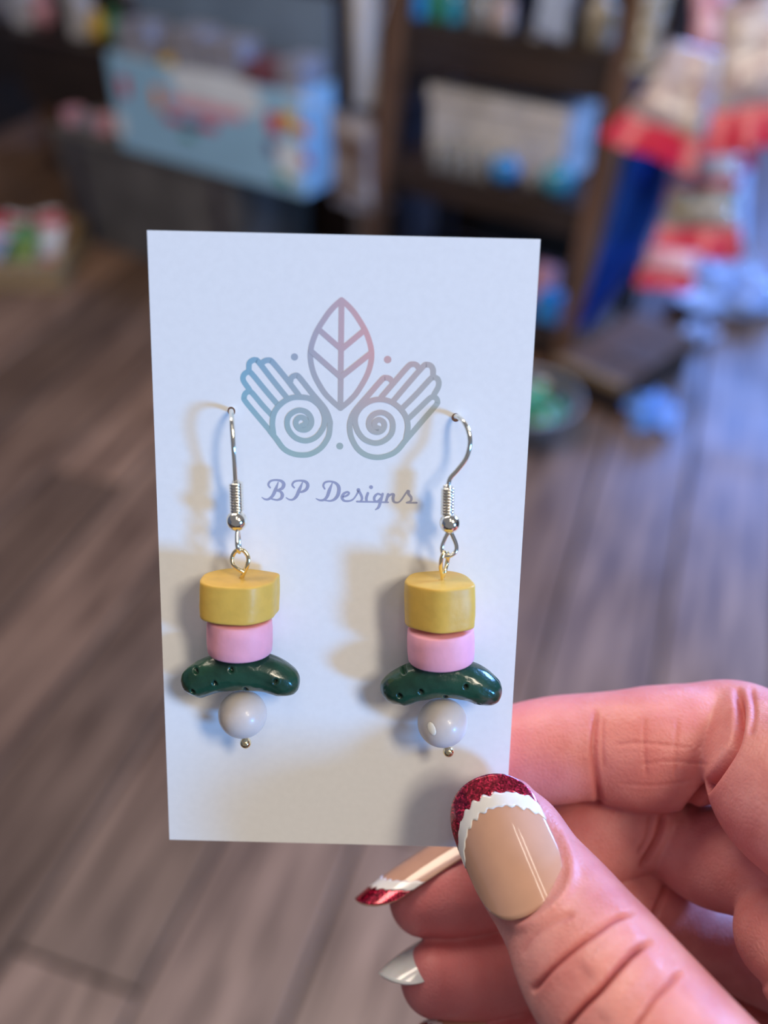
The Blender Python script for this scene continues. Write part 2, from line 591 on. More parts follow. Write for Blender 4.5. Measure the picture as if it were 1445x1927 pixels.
letters = [
    [[(196, 80, 10), (172, 145, 28), (148, 195, 26), (115, 222, 20), (85, 224, 16), (58, 208, 8)],
     [(128, 125, 14), (113, 100, 18), (130, 70, 18), (175, 60, 17), (225, 70, 24), (244, 98, 30), (230, 130, 26), (190, 148, 18), (172, 150, 14)],
     [(180, 150, 14), (215, 158, 20), (232, 185, 28), (222, 215, 24), (190, 229, 16), (155, 224, 14), (125, 214, 12)]],
    [[(402, 82, 10), (375, 145, 28), (350, 200, 26), (320, 226, 18), (290, 226, 14), (263, 210, 8)],
     [(333, 125, 14), (316, 102, 16), (333, 74, 17), (380, 65, 16), (428, 74, 24), (448, 102, 28), (436, 138, 26), (405, 158, 20), (375, 164, 12)]],
    [[(655, 88, 10), (632, 145, 28), (612, 200, 26), (585, 228, 20), (550, 232, 16), (518, 218, 8)],
     [(592, 135, 14), (580, 108, 17), (595, 80, 17), (640, 72, 16), (688, 88, 22), (712, 125, 30), (706, 180, 30), (680, 220, 24), (640, 237, 16), (590, 232, 12)]],
    [[(742, 205, 14), (780, 192, 18), (798, 172, 18), (782, 162, 18), (752, 178, 22), (738, 208, 24), (755, 235, 20), (800, 238, 16), (835, 222, 14), (862, 185, 14), (880, 148, 18)]],
    [[(878, 145, 32), (884, 158, 24), (902, 190, 22), (908, 220, 20), (895, 240, 14), (862, 243, 10)]],
    [[(958, 172, 22), (945, 212, 24), (948, 240, 20)], [(985, 120, 32), (986, 121, 32)], [(868, 243, 16), (1000, 246, 14), (1130, 249, 14)]],
    [[(1070, 186, 16), (1040, 178, 18), (1014, 205, 22), (1016, 235, 20), (1040, 240, 16), (1065, 215, 14)], [(1084, 178, 20), (1068, 235, 24), (1050, 290, 22), (1022, 313, 8)]],
    [[(1130, 182, 22), (1112, 245, 22)], [(1116, 218, 14), (1150, 185, 18), (1176, 184, 24), (1172, 215, 24), (1180, 245, 20), (1215, 250, 14), (1245, 225, 14), (1285, 165, 14)]],
    [[(1300, 158, 32), (1305, 180, 24), (1326, 208, 22), (1322, 238, 18), (1285, 252, 12)], [(1290, 253, 14), (1372, 253, 16)]],
]
for s in letters:
    mesh_obj('letter', *ribbon([ct(k) for k in s], 0.3), M['ink'], card, smooth=False)


# ================================================================== earrings
def build_earring(label, hole, hook, spring, ball, hloop, eye, top, sect, ybot, pink, pick, pearl, head, spot=None, pits=()):
    h0 = K(*hole, 0)
    e = empty('earring', CO + (CA * h0.x + CB * h0.y) * MM)
    e.rotation_euler = CROT.to_euler()
    tag(e, label, 'earring', 'earrings on the card')

    def loc(V):
        return [((v[0] - h0.x) * MM, (v[1] - h0.y) * MM, v[2] * MM) for v in V]

    def add(name, data, m, par=None, smooth=True):
        return mesh_obj(name, loc(data[0]), data[1], m, par or e, smooth)

    hp = catmull([K(*p) for p in hook], 10)
    add('hook', tube_data(hp, 0.33, 14), M['metal'])
    # coil: one real helix
    s0, s1, turns, rc = K(*spring[0]), K(*spring[1]), spring[2], 0.72
    ax = (s1 - s0)
    Z = ax.normalized()
    X = Z.orthogonal().normalized()
    Y = Z.cross(X)
    hx = []
    for i in range(turns * 18 + 1):
        a = 2 * math.pi * i / 18
        hx.append(s0 + ax * (i / (turns * 18)) + (X * math.cos(a) + Y * math.sin(a)) * rc)
    add('coil', tube_data(hx, 0.235, 8), M['metal'])
    add('wire_core', tube_data([s0 - Z * 0.4, s0.lerp(s1, .5), s1 + Z * 0.5], 0.4, 12), M['metal'])
    bc = K(*ball[:3])
    add('metal_ball', ball_data(bc, ball[3], 32, Z), M['metal'])
    add('hook_loop', tube_data(catmull([K(*p) for p in hloop], 10), 0.3, 12), M['metal'])
    add('eye_pin', tube_data(catmull([K(*p) for p in eye], 10), 0.3, 12), M['gold'])
    # yellow bead
    tc, bt = K(*top), K(*ybot)
    down = (bt - tc).normalized()
    ex = (Vector((1, 0, 0)) - down * down.x).normalized()
    ez = ex.cross(down) * -1
    if ez.z < 0:
        ez = -ez
    sec = catmull([(a / 13.2, b / 13.2, 0) for a, b in sect], 8, closed=True)
    hgt = (bt - tc).length
    V, Fc = [], []
    rows = [(0.0, 0.02), (0.0, 0.5), (0.0, 0.93), (0.08, 0.985), (0.25, 1.0)] + [(0.5 + hgt * 0.0 + (hgt - 1.0) * k / 4, 1.012 if 0 < k < 4 else 1.0) for k in range(5)] + [(hgt - 0.25, 1.0), (hgt - 0.08, 0.985), (hgt, 0.93), (hgt, 0.5), (hgt, 0.02)]
    n = len(sec)
    for d, s in rows:
        for q in sec:
            wob = 0.06 * noise.noise(Vector((q[0] * 0.4, q[1] * 0.4, d * 0.5 + hole[0])))
            V.append(tc + down * d + ex * (q[0] * (s + wob * .3)) + ez * (q[1] * (s + wob * .3)))
    for i in range(len(rows) - 1):
        for k in range(n):
            Fc.append((i * n + k, i * n + (k + 1) % n, (i + 1) * n + (k + 1) % n, (i + 1) * n + k))
    add('cheese_bead', (V, Fc), M['cheese'])
    # pink bead
    p0, p1, pr = K(*pink[0]), K(*pink[1]), pink[2]
    L = (p1 - p0).length
    prof = [(0.02, 0), (pr * .9, 0), (pr * .97, 0.08), (pr, 0.3), (pr * 1.02, L * .3), (pr * 1.02, L * .7), (pr, L - 0.3), (pr * .97, L - 0.08), (pr * .9, L), (0.02, L)]
    add('ham_bead', lathe_data(prof, 56, p0, p1 - p0), M['ham'])
    # pickle
    cl = catmull([(*K(p[0], p[1], p[2]), p[3]) for p in pick], 22)
    N, n = len(cl), 72
    # arc-length rounding at both ends
    V, Fc = [], []
    S = np.concatenate([[0], np.cumsum(np.linalg.norm(np.diff(cl[:, :3], axis=0), axis=1))])
    Lt = S[-1]
    pitp = [K(*p) for p in pits]
    pitv = []
    for i in range(N):
        c = Vector(cl[i, :3])
        t = Vector(cl[min(i + 1, N - 1), :3] - cl[max(i - 1, 0), :3]).normalized()
        zf = Vector((0, 0, 1))
        zf = (zf - t * zf.dot(t)).normalized()
        yf = zf.cross(t)
        er = 2.3
        d = min(S[i], Lt - S[i])
        k = math.sqrt(max(0.0004, 1 - (1 - min(d / er, 1)) ** 2.2))
        r = cl[i, 3] * k
        for j in range(n):
            a = 2 * math.pi * j / n
            q = c + (yf * math.cos(a) + zf * math.sin(a)) * r
            w = 0.10 * noise.noise(Vector((S[i] * 0.35, a * 2.2, hole[0]))) + 0.05 * noise.noise(Vector((S[i] * .8, a * 5, 3 + hole[0])))
            q += (q - c).normalized() * w
            if math.sin(a) > -0.3:
                for pp in pitp:
                    dd = math.hypot(q.x - pp.x, q.y - pp.y)
                    if dd < 0.9:
                        q -= (q - c).normalized() * (0.75 * math.exp(-(dd / 0.30) ** 4) - 0.05 * math.exp(-((dd - .5) / 0.15) ** 2))
            V.append(q)
            pitv.append(any(math.hypot(q.x - pp.x, q.y - pp.y) < 0.27 for pp in pitp) and math.sin(a) > -0.2)
    for i in range(N - 1):
        for k in range(n):
            Fc.append((i * n + k, i * n + (k + 1) % n, (i + 1) * n + (k + 1) % n, (i + 1) * n + k))
    Fc += [tuple(range(n))[::-1], tuple((N - 1) * n + k for k in range(n))]
    pk = add('pickle', (V, Fc), M['pickle'])
    pk.data.materials.append(M['pit'])
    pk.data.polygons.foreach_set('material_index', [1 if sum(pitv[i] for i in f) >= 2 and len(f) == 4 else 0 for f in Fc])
    pc = K(*pearl[:3])
    pb = add('pearl_bead', ball_data(pc, pearl[3], 48, Vector((0.05, 1, 0.1)), 0.98), M['pearl'])
    if spot:
        sp = K(*spot[:3])
        d = (sp - pc).normalized()
        c = pc + d * (pearl[3] - 0.12)
        v, f = ball_data((0, 0, 0), 1.0, 24, d, 0.32)
        Xl = Vector((0.55, -0.83, 0))
        Xl = (Xl - d * Xl.dot(d)).normalized()
        v = [c + q * 0.62 + Xl * (q.dot(Xl) * 0.34) for q in v]
        add('pale_spot', (v, f), M['pearl_spot'], pb)
    hc = K(*head[:3])
    add('pin_head', ball_data(hc, head[3], 24), M['gold'])
    add('pin_shank', tube_data([pc + (hc - pc).normalized() * (pearl[3] * .8), hc], 0.28, 10), M['gold'])
    return e


Z0 = 5.0
build_earring('left earring on the card, hook wire seen edge-on, smooth milky bead below the pickle', (435, 774),
              [(435, 772, -2.0), (435, 773, 0.2), (435.3, 777, 2.2), (436.5, 798, 4.2), (439, 835, 5.0), (441.5, 870, 4.8), (443.5, 908, 4.2)],
              [(444, 908, 4.2), (446, 962, 4.4), 10], (446, 980, 4.6, 1.42),
              [(447, 995, 4.6), (446, 1008, 5.0), (446.5, 1025, 5.4), (449, 1036, 5.2), (451, 1038, 4.6), (451, 1028, 4.2), (449.5, 1010, 4.2), (448, 995, 4.6)],
              [(454, 1092, Z0), (457, 1082, Z0 + .1), (465, 1064, Z0 + .2), (467, 1049, Z0 + .1), (458, 1036, Z0), (445, 1036, Z0), (437, 1048, Z0 - .1), (439, 1062, Z0 + .2), (449, 1071, Z0 + .6), (459, 1077, Z0 + .6)],
              (451, 1087, Z0), [(-64, 32), (-66, -10), (-45, -42), (-5, -58), (62, -42), (65, -10), (58, 20), (30, 50), (-5, 56), (-42, 50)], (450, 1157, Z0),
              ((451, 1163, Z0), (451.5, 1226, Z0), 4.42),
              [(347, 1296, Z0 - .3, 1.9), (366, 1284, Z0 - .3, 2.35), (405, 1268, Z0 - .2, 2.65), (452, 1261, Z0, 2.75), (500, 1266, Z0, 2.7), (535, 1282, Z0, 2.35), (558, 1301, Z0, 1.7)],
              (456.5, 1344, Z0 - .1, 3.42), (462, 1398, Z0, 0.80),
              pits=[(367, 1266, 7), (362, 1302, 7), (405, 1283, 7), (436, 1258, 7), (462, 1297, 7), (519, 1280, 7)])
build_earring('right earring on the card, curved hook seen from the side, raised spot on milky bead', (857.5, 786),
              [(857, 785, -2.0), (857.5, 784, 0.2), (861, 784, 1.4), (872, 793, 3.0), (881.5, 812, 4.0), (884, 836, 4.3), (877, 862, 4.3), (861, 884, 4.3), (847, 900, 4.3), (843, 916, 4.3)],
              [(843, 917, 4.3), (842, 967, 4.5), 9], (846.5, 984, 4.6, 1.42),
              [(844, 1000, 4.6), (836, 1016, 4.6), (831.5, 1032, 4.7), (836, 1045, 4.9), (846, 1046, 5.0), (857, 1038, 4.8), (858, 1024, 4.6), (848, 1000, 4.6)],
              [(831, 1097, Z0), (833, 1086, Z0), (829.5, 1068, Z0 + .3), (831, 1050, Z0 + .5), (837, 1040, Z0 + .2), (843, 1044, Z0 - .3), (841, 1060, Z0 - .5), (837, 1074, Z0), (834, 1085, Z0)],
              (826, 1091, Z0), [(-60, -10), (-41, -46), (14, -56), (44, -38), (58, 0), (60, 34), (24, 52), (-6, 55), (-38, 38), (-58, 18)], (826, 1172, Z0),
              ((829, 1181, Z0), (830, 1242, Z0), 4.55),
              [(727, 1316, Z0 - .3, 2.0), (746, 1298, Z0 - .3, 2.5), (783, 1282, Z0 - .2, 2.75), (829, 1274, Z0, 2.85), (877, 1280, Z0, 2.75), (912, 1298, Z0, 2.4), (934, 1322, Z0, 1.7)],
              (832.5, 1360, Z0 - .1, 3.52), (844, 1414, Z0, 0.80), spot=(811, 1372, 8.0),
              pits=[(760, 1268, 7), (752, 1308, 7), (792, 1299, 7), (838, 1312, 7), (876, 1288, 7), (901, 1329, 7)])


# ================================================================== the hand
def C(px, py, d):
    return np.array(((px - W_PX / 2) / F_PX * d, -(py - H_PX / 2) / F_PX * d, -d))


def nrm(v):
    v = np.array(v, float)
    return v / np.linalg.norm(v)


# control rows: px, py, depth, half-width (mm), half-thickness (mm); dorsal direction in camera space
THUMB_N = nrm((-0.28, 0.16, 0.95))
DIG = {
    'thumb': ([(936, 1527, 136.5, 6.0, 4.4), (961, 1570, 135.0, 7.3, 5.6), (1000, 1640, 132.5, 7.9, 6.6), (1058, 1722, 127.5, 8.8, 7.6), (1110, 1806, 122.5, 9.9, 8.8), (1192, 1915, 116.5, 10.4, 9.4), (1300, 2050, 111.5, 11.0, 10.2), (1450, 2230, 111.0, 13.0, 12.0), (1640, 2420, 116.0, 16.0, 14.0)], THUMB_N),
    'index': ([(890, 1440, 150.0, 7.0, 6.2), (960, 1425, 151.0, 8.1, 7.6), (1045, 1411, 151.0, 8.5, 8.2), (1118, 1405, 151.0, 8.8, 8.0), (1210, 1410, 150.0, 10.0, 9.4), (1300, 1400, 150.0, 9.9, 9.0), (1380, 1384, 149.0, 8.6, 8.6), (1436, 1425, 142.0, 9.6, 9.6), (1490, 1485, 135.0, 11.3, 11.3), (1590, 1545, 128.0, 12.2, 12.2), (1700, 1620, 125, 12.5, 12.5)], nrm((0.1, 0.55, -0.83))),
    'middle': ([(794, 1693, 153.6, 5.9, 5.6), (850, 1680, 154.3, 7.2, 6.9), (935, 1655, 156.0, 7.7, 7.4), (1030, 1620, 157.0, 7.8, 7.4), (1130, 1566, 157.0, 8.4, 8.0), (1215, 1548, 157.0, 8.2, 7.8), (1280, 1574, 156.0, 7.5, 7.5), (1338, 1610, 151.0, 7.9, 7.9), (1425, 1625, 145.0, 8.6, 8.6), (1560, 1680, 138.0, 10.5, 10.5), (1700, 1750, 132, 12, 12)], nrm((0.0, 0.6, -0.8))),
    'ring': ([(818, 1842, 150.8, 5.9, 5.7), (870, 1838, 152.0, 6.8, 6.5), (950, 1822, 154.0, 7.2, 6.9), (1060, 1780, 156.0, 7.3, 6.9), (1170, 1710, 158.0, 7.6, 7.3), (1240, 1704, 161.0, 7.4, 7.2), (1305, 1745, 163.0, 7.2, 7.2), (1410, 1790, 161.0, 7.8, 7.8), (1560, 1830, 152.0, 10.0, 10.0), (1720, 1900, 142, 12, 12)], nrm((0.0, 0.6, -0.8))),
    'little': ([(885, 1985, 150.0, 4.9, 4.6), (940, 1975, 151.0, 5.9, 5.6), (1050, 1940, 154.0, 6.2, 6.0), (1160, 1880, 157.0, 6.6, 6.2), (1240, 1890, 161.0, 6.6, 6.2), (1340, 1935, 164.0, 7.0, 7.0), (1560, 2000, 158.0, 9.5, 9.5), (1740, 2080, 146, 12, 12)], nrm((0.0, 0.6, -0.8))),
    'palm_a': ([(1690, 1620, 130.0, 12, 12), (1690, 1780, 133.0, 13, 12), (1700, 1990, 135.0, 15, 13), (1760, 2250, 134.0, 20, 16), (1880, 2600, 132.0, 22, 17)], nrm((0.9, 0.3, -0.2))),
    'palm_b': ([(1700, 1760, 138.0, 13, 12), (1710, 1930, 142.0, 14, 12), (1740, 2150, 139.0, 18, 14), (1820, 2500, 132.0, 22, 16), (1960, 2800, 128.0, 22, 17)], nrm((0.9, 0.3, -0.2))),
    'pad': ([(1492, 1752, 136.0, 8.4, 8.4), (1520, 1775, 135.0, 9.4, 9.4), (1580, 1840, 132.0, 11, 11), (1660, 1980, 128.0, 13, 13), (1720, 2200, 125.0, 15, 14)], nrm((0, 0, 1))),
    'palm_c': ([(1420, 1860, 172.0, 11, 11), (1520, 1950, 166.0, 14, 14), (1650, 2100, 156.0, 16, 16)], nrm((0, 0, -1))),
    'web': ([(1500, 2120, 123.0, 10, 10), (1580, 2040, 124.0, 10, 10), (1690, 1940, 126.0, 12, 12)], nrm((0, 0, 1))),
    'forearm': ([(1760, 2400, 130.0, 20, 17), (1960, 2760, 131.0, 22, 18), (2250, 3250, 131.0, 25, 20), (2600, 3900, 127.0, 31, 27), (3100, 4900, 118.0, 36, 32)], nrm((0.9, 0.3, -0.2))),
}
AXIS = {}
parts = []
for nm, (rows, dn) in DIG.items():
    ctl = [tuple(C(*r[:3])) + (r[3], r[4]) for r in rows]
    S = catmull(ctl, 10)
    AXIS[nm] = S
    N, n = len(S), 40
    V, Fc = [], []

    def ring_at(c, t, rl, rn):
        Nn = dn - t * dn.dot(t)
        Nn /= np.linalg.norm(Nn)
        Ln = np.cross(t, Nn)
        for k in range(n):
            a = 2 * math.pi * k / n
            V.append(c + Ln * (rl * math.cos(a)) + Nn * (rn * math.sin(a)))
    t0 = nrm(S[1, :3] - S[0, :3])
    t1 = nrm(S[-1, :3] - S[-2, :3])
    cap = 8
    for i in range(cap):
        th = math.pi / 2 * (1 - (i + 0.08) / cap)
        ring_at(S[0, :3] - t0 * S[0, 4] * 0.95 * math.sin(th), t0, S[0, 3] * math.cos(th), S[0, 4] * math.cos(th))
    for i in range(N):
        t = nrm(S[min(i + 1, N - 1), :3] - S[max(i - 1, 0), :3])
        ring_at(S[i, :3], t, S[i, 3], S[i, 4])
    for i in range(cap):
        th = math.pi / 2 * ((i + 0.92) / cap)
        ring_at(S[-1, :3] + t1 * S[-1, 4] * 0.95 * math.sin(th), t1, S[-1, 3] * math.cos(th), S[-1, 4] * math.cos(th))
    R = len(V) // n
    for i in range(R - 1):
        for k in range(n):
            Fc.append((i * n + k, i * n + (k + 1) % n, (i + 1) * n + (k + 1) % n, (i + 1) * n + k))
    Fc.append(tuple(range(n))[::-1])
    Fc.append(tuple((R - 1) * n + k for k in range(n)))
    parts.append((V, Fc))
V, Fc = merge(*parts)
tmp = mesh_obj('hand_raw', V, Fc)
md = tmp.modifiers.new('r', 'REMESH')
md.mode = 'VOXEL'
md.voxel_size = 0.34
md.use_smooth_shade = True
sm = tmp.modifiers.new('s', 'SMOOTH')
sm.factor = 0.5
sm.iterations = 9
dg = bpy.context.evaluated_depsgraph_get()
hm = bpy.data.meshes.new_from_object(tmp.evaluated_get(dg))
bpy.data.objects.remove(tmp)
hm.name = 'hand'
nv = len(hm.vertices)
co = np.empty(nv * 3)
hm.vertices.foreach_get('co', co)
co = co.reshape(-1, 3)
no = np.empty(nv * 3)
hm.vertices.foreach_get('normal', no)
no = no.reshape(-1, 3)
names = list(DIG)
best = np.full(nv, 1e9)
own = np.zeros(nv, int)
for k, nm in enumerate(names):
    S = AXIS[nm]
    for row in S:
        d = np.linalg.norm(co - row[:3], axis=1) / row[3]
        w = d < best
        best[w] = d[w]
        own[w] = k
px = co[:, 0] / -co[:, 2] * F_PX + W_PX / 2
py = -co[:, 1] / -co[:, 2] * F_PX + H_PX / 2
front = no[:, 2] > -0.15
CREASE = [
    ('thumb', 0.75, 8, [(1000, 1866), (1008, 1856), (1040, 1820), (1084, 1782), (1127, 1750), (1160, 1728), (1198, 1716)]),
    ('thumb', 1.1, 9, [(1055, 1940), (1067, 1927), (1094, 1896), (1127, 1864), (1160, 1826), (1192, 1793), (1228, 1768)]),
    ('thumb', 0.6, 8, [(1190, 1940), (1198, 1927), (1230, 1880), (1257, 1853), (1282, 1822)]),
    ('thumb', 0.25, 9, [(982, 1800), (1000, 1765), (1040, 1735), (1085, 1718)]),
    ('thumb', -0.35, 22, [(1100, 1830), (1150, 1790), (1205, 1750)]),
    ('thumb', -0.35, 22, [(1130, 1920), (1190, 1850), (1240, 1800)]),
    ('thumb', -0.55, 11, [(1035, 1530), (1062, 1580), (1076, 1630), (1066, 1680), (1025, 1722), (980, 1742), (940, 1722), (905, 1670), (880, 1615)]),
    ('index', 0.6, 8, [(1122, 1330), (1118, 1390), (1119, 1440), (1124, 1490), (1130, 1520)]),
    ('index', 0.3, 5, [(1136, 1350), (1133, 1400), (1136, 1450)]),
    ('index', 0.22, 5, [(1214, 1350), (1212, 1400), (1218, 1470)]),
    ('index', 0.18, 5, [(1276, 1350), (1272, 1400), (1272, 1470)]),
    ('index', 0.15, 4, [(1150, 1402), (1210, 1398), (1300, 1408)]),
    ('index', 0.15, 4, [(1200, 1440), (1260, 1432), (1340, 1440)]),
    ('index', 0.15, 4, [(1160, 1475), (1230, 1478), (1300, 1470)]),
    ('index', 1.5, 10, [(1386, 1290), (1393, 1340), (1385, 1395), (1360, 1440), (1322, 1492), (1282, 1540)]),
    ('index', 0.4, 6, [(1412, 1290), (1420, 1340), (1412, 1385)]),
    ('middle', 0.9, 8, [(1250, 1530), (1240, 1570), (1225, 1600), (1205, 1635)]),
    ('middle', 0.4, 6, [(1225, 1530), (1218, 1575), (1200, 1610)]),
    ('ring', 0.7, 8, [(1255, 1660), (1240, 1700), (1225, 1740)]),
]
disp = np.zeros(nv)
red = np.zeros(nv)
for nm, dep, wid, pl in CREASE:
    sel = np.where((own == names.index(nm)) & front)[0]
    if nm == 'index':
        sel = np.where((own == names.index(nm)) & front)[0]
    P = catmull([(a, b, 0) for a, b in pl], 6)[:, :2]
    q = np.stack([px[sel], py[sel]], 1)
    dm = np.full(len(sel), 1e9)
    tm = np.zeros(len(sel))
    for i in range(len(P) - 1):
        a, b = P[i], P[i + 1]
        ab = b - a
        t = np.clip(((q - a) @ ab) / (ab @ ab), 0, 1)
        d = np.linalg.norm(q - a - t[:, None] * ab, axis=1)
        w = d < dm
        dm[w] = d[w]
        tm[w] = (i + t[w]) / (len(P) - 1)
    fade = np.clip(np.minimum(tm, 1 - tm) / 0.12, 0.0, 1)
    wid = wid * (0.72 if dep > 0 else 1)
    g = np.exp(-(dm / wid) ** 2) * fade
    g2 = np.exp(-(dm / (wid * 2.6)) ** 2) * fade
    if dep > 0:
        disp[sel] -= dep * g - 0.10 * dep * (g2 - g)
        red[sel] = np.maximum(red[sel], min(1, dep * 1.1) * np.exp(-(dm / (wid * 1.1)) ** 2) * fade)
    else:
        disp[sel] += -dep * g
co2 = co + no * disp[:, None]
# knuckle and pad redness that belongs to the skin itself
tipred = np.zeros(nv)
for nm in ('index', 'middle', 'ring', 'little'):
    S = AXIS[nm]
    for i, wgt in ((4, 1.0), (12, 0.8), (38, 0.5)):
        if i < len(S):
            tipred = np.maximum(tipred, wgt * np.exp(-(np.linalg.norm(co - S[i, :3], axis=1) / 11.0) ** 2))
wl = np.array([tuple(cam_to_world(Vector(v * 0.001))) for v in co2])
HO = cam_to_world(Vector(C(1500, 1800, 126) * 0.001))
hm.vertices.foreach_set('co', (wl - np.array(HO)).ravel())
ca = hm.color_attributes.new('skin', 'FLOAT_COLOR', 'POINT')
cc = np.ones((nv, 4))
cc[:, 0] = red
cc[:, 1] = tipred
cc[:, 2] = (own == 0)
ca.data.foreach_set('color', cc.ravel())
hm.update()


def skin_mat():
    m = bpy.data.materials.new('skin')
    m.use_nodes = True
    nt = m.node_tree
    L = nt.links.new
    b = nt.nodes['Principled BSDF']
    tc = nt.nodes.new('ShaderNodeTexCoord')
    at = nt.nodes.new('ShaderNodeAttribute')
    at.attribute_name = 'skin'
    sp = nt.nodes.new('ShaderNodeSeparateColor')
    L(at.outputs['Color'], sp.inputs[0])
    n1 = nt.nodes.new('ShaderNodeTexNoise')
    n1.inputs['Scale'].default_value = 160
    n1.inputs['Detail'].default_value = 6
    L(tc.outputs['Object'], n1.inputs['Vector'])
    rp = nt.nodes.new('ShaderNodeValToRGB')
    rp.color_ramp.elements[0].position = 0.32
    rp.color_ramp.elements[0].color = (0.64, 0.225, 0.21, 1)
    rp.color_ramp.elements[1].position = 0.68
    rp.color_ramp.elements[1].color = (0.78, 0.35, 0.325, 1)
    L(n1.outputs['Fac'], rp.inputs['Fac'])
    m1 = nt.nodes.new('ShaderNodeMix')
    m1.data_type = 'RGBA'
    m1.inputs['B'].default_value = (0.70, 0.18, 0.185, 1)
    L(sp.outputs[1], m1.inputs['Factor'])
    L(rp.outputs['Color'], m1.inputs['A'])
    m2 = nt.nodes.new('ShaderNodeMix')
    m2.data_type = 'RGBA'
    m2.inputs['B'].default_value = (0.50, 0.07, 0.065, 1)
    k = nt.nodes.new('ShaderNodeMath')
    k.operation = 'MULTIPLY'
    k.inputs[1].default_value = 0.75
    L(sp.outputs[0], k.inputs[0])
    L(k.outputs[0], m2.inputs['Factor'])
    L(m1.outputs['Result'], m2.inputs['A'])
    L(m2.outputs['Result'], b.inputs['Base Color'])
    b.inputs['Roughness'].default_value = 0.46
    b.inputs['Specular IOR Level'].default_value = 0.45
    b.inputs['Subsurface Weight'].default_value = 0.35
    b.inputs['Subsurface Radius'].default_value = (1.0, 0.32, 0.2)
    b.inputs['Subsurface Scale'].default_value = 0.0022
    vo = nt.nodes.new('ShaderNodeTexVoronoi')
    vo.inputs['Scale'].default_value = 1300
    vo.feature = 'DISTANCE_TO_EDGE'
    L(tc.outputs['Object'], vo.inputs['Vector'])
    n2 = nt.nodes.new('ShaderNodeTexNoise')
    n2.inputs['Scale'].default_value = 700
    n2.inputs['Detail'].default_value = 5
    L(tc.outputs['Object'], n2.inputs['Vector'])
    ad = nt.nodes.new('ShaderNodeMath')
    ad.operation = 'ADD'
    L(vo.outputs['Distance'], ad.inputs[0])
    L(n2.outputs['Fac'], ad.inputs[1])
    bp = nt.nodes.new('ShaderNodeBump')
    bp.inputs['Strength'].default_value = 0.36
    bp.inputs['Distance'].default_value = 0.00022
    L(ad.outputs[0], bp.inputs['Height'])
    L(bp.outputs['Normal'], b.inputs['Normal'])
    return m


M['skin'] = skin_mat()
hm.materials.clear()
hm.materials.append(M['skin'])
hm.polygons.foreach_set('use_smooth', [True] * len(hm.polygons))
hand = bpy.data.objects.new('hand', hm)
COL.objects.link(hand)
hand.location = HO
tag(hand, "person's hand pinching the card between thumb and index finger", 'hand')


def nail(cut, tip, N, W, R, style, lift=0.0, arch=0.8, droop=0.9, cut_r=0.2, tip_r=0.36, th=0.45):
    """cut/tip: camera-mm points on the nail's centre line; N: outward direction; W: half width along the arc (mm)"""
    A = tip - cut
    Ln = np.linalg.norm(A)
    A = A / Ln
    N = nrm(N - A * np.dot(N, A))
    Lt = np.cross(A, N)
    nu = 56

    def pt(u, v, off):
        th_ = u * W / R
        c = cut + A * (v * Ln) + N * (arch * 4 * v * (1 - v) * 0.35 - droop * max(0, v - .55) ** 2 * 4)
        return c + Lt * ((R + off) * math.sin(th_)) + N * ((R + off) * math.cos(th_) - R + lift)

    def vmin(u):
        return cut_r * (1 - math.sqrt(max(0, 1 - abs(u) ** 2.4)))

    def vmax(u):
        return 1 - tip_r * (1 - math.sqrt(max(0, 1 - abs(u) ** 2.1)))

    def zone(lo, hi, rows, off, thick):
        V, Fc = [], []
        for layer in (off, off - thick):
            for i in range(nu + 1):
                u = -1 + 2 * i / nu
                a, b = lo(u), max(hi(u), lo(u) + 0.004)
                for j in range(rows + 1):
                    e = 0.0
                    V.append(pt(u, a + (b - a) * j / rows, layer))
        s = (nu + 1) * (rows + 1)
        idx = lambda l, i, j: l * s + i * (rows + 1) + j
        for i in range(nu):
            for j in range(rows):
                Fc.append((idx(0, i, j), idx(0, i + 1, j), idx(0, i + 1, j + 1), idx(0, i, j + 1)))
                Fc.append((idx(1, i, j), idx(1, i, j + 1), idx(1, i + 1, j + 1), idx(1, i + 1, j)))
        for i in range(nu):
            Fc.append((idx(0, i, 0), idx(1, i, 0), idx(1, i + 1, 0), idx(0, i + 1, 0)))
            Fc.append((idx(0, i, rows), idx(0, i + 1, rows), idx(1, i + 1, rows), idx(1, i, rows)))
        for j in range(rows):
            Fc.append((idx(0, 0, j), idx(0, 0, j + 1), idx(1, 0, j + 1), idx(1, 0, j)))
            Fc.append((idx(0, nu, j), idx(1, nu, j), idx(1, nu, j + 1), idx(0, nu, j + 1)))
        V = [cam_to_world(Vector(v * 0.001)) - HO for v in V]
        return V, Fc
    if style == 'pearl':
        base = mesh_obj('fingernail', *zone(vmin, vmax, 24, 0.0, th), M['nail_pearl'], hand)
        base['label'] = 'plain pearly white fingernail'
        return base

    def b1(u):
        return min(vmax(u), 0.735 - (0.27 if u < 0 else 0.20) * abs(u) ** 2.0 + 0.014 * abs(math.sin(u * 15)) + 0.010 * math.sin(u * 37))

    def b2(u):
        return min(vmax(u), 0.835 - (0.25 if u < 0 else 0.17) * abs(u) ** 2.0 + 0.020 * abs(math.sin(u * 13 + .6)) + 0.010 * math.sin(u * 31))
    base = mesh_obj('fingernail', *zone(vmin, vmax, 30, 0.0, th), M['nail_nude'], hand)
    base['label'] = 'glossy nude fingernail'
    mesh_obj('white_band', *zone(b1, b2, 6, 0.10, 0.15), M['nail_white'], base)
    mesh_obj('red_tip', *zone(b2, vmax, 10, 0.07, 0.12), M['nail_red'], base)
    return base


nail(C(998, 1720, 121.7), C(888, 1465, 131.0), THUMB_N, 7.5, 7.9, 'santa', cut_r=.42)
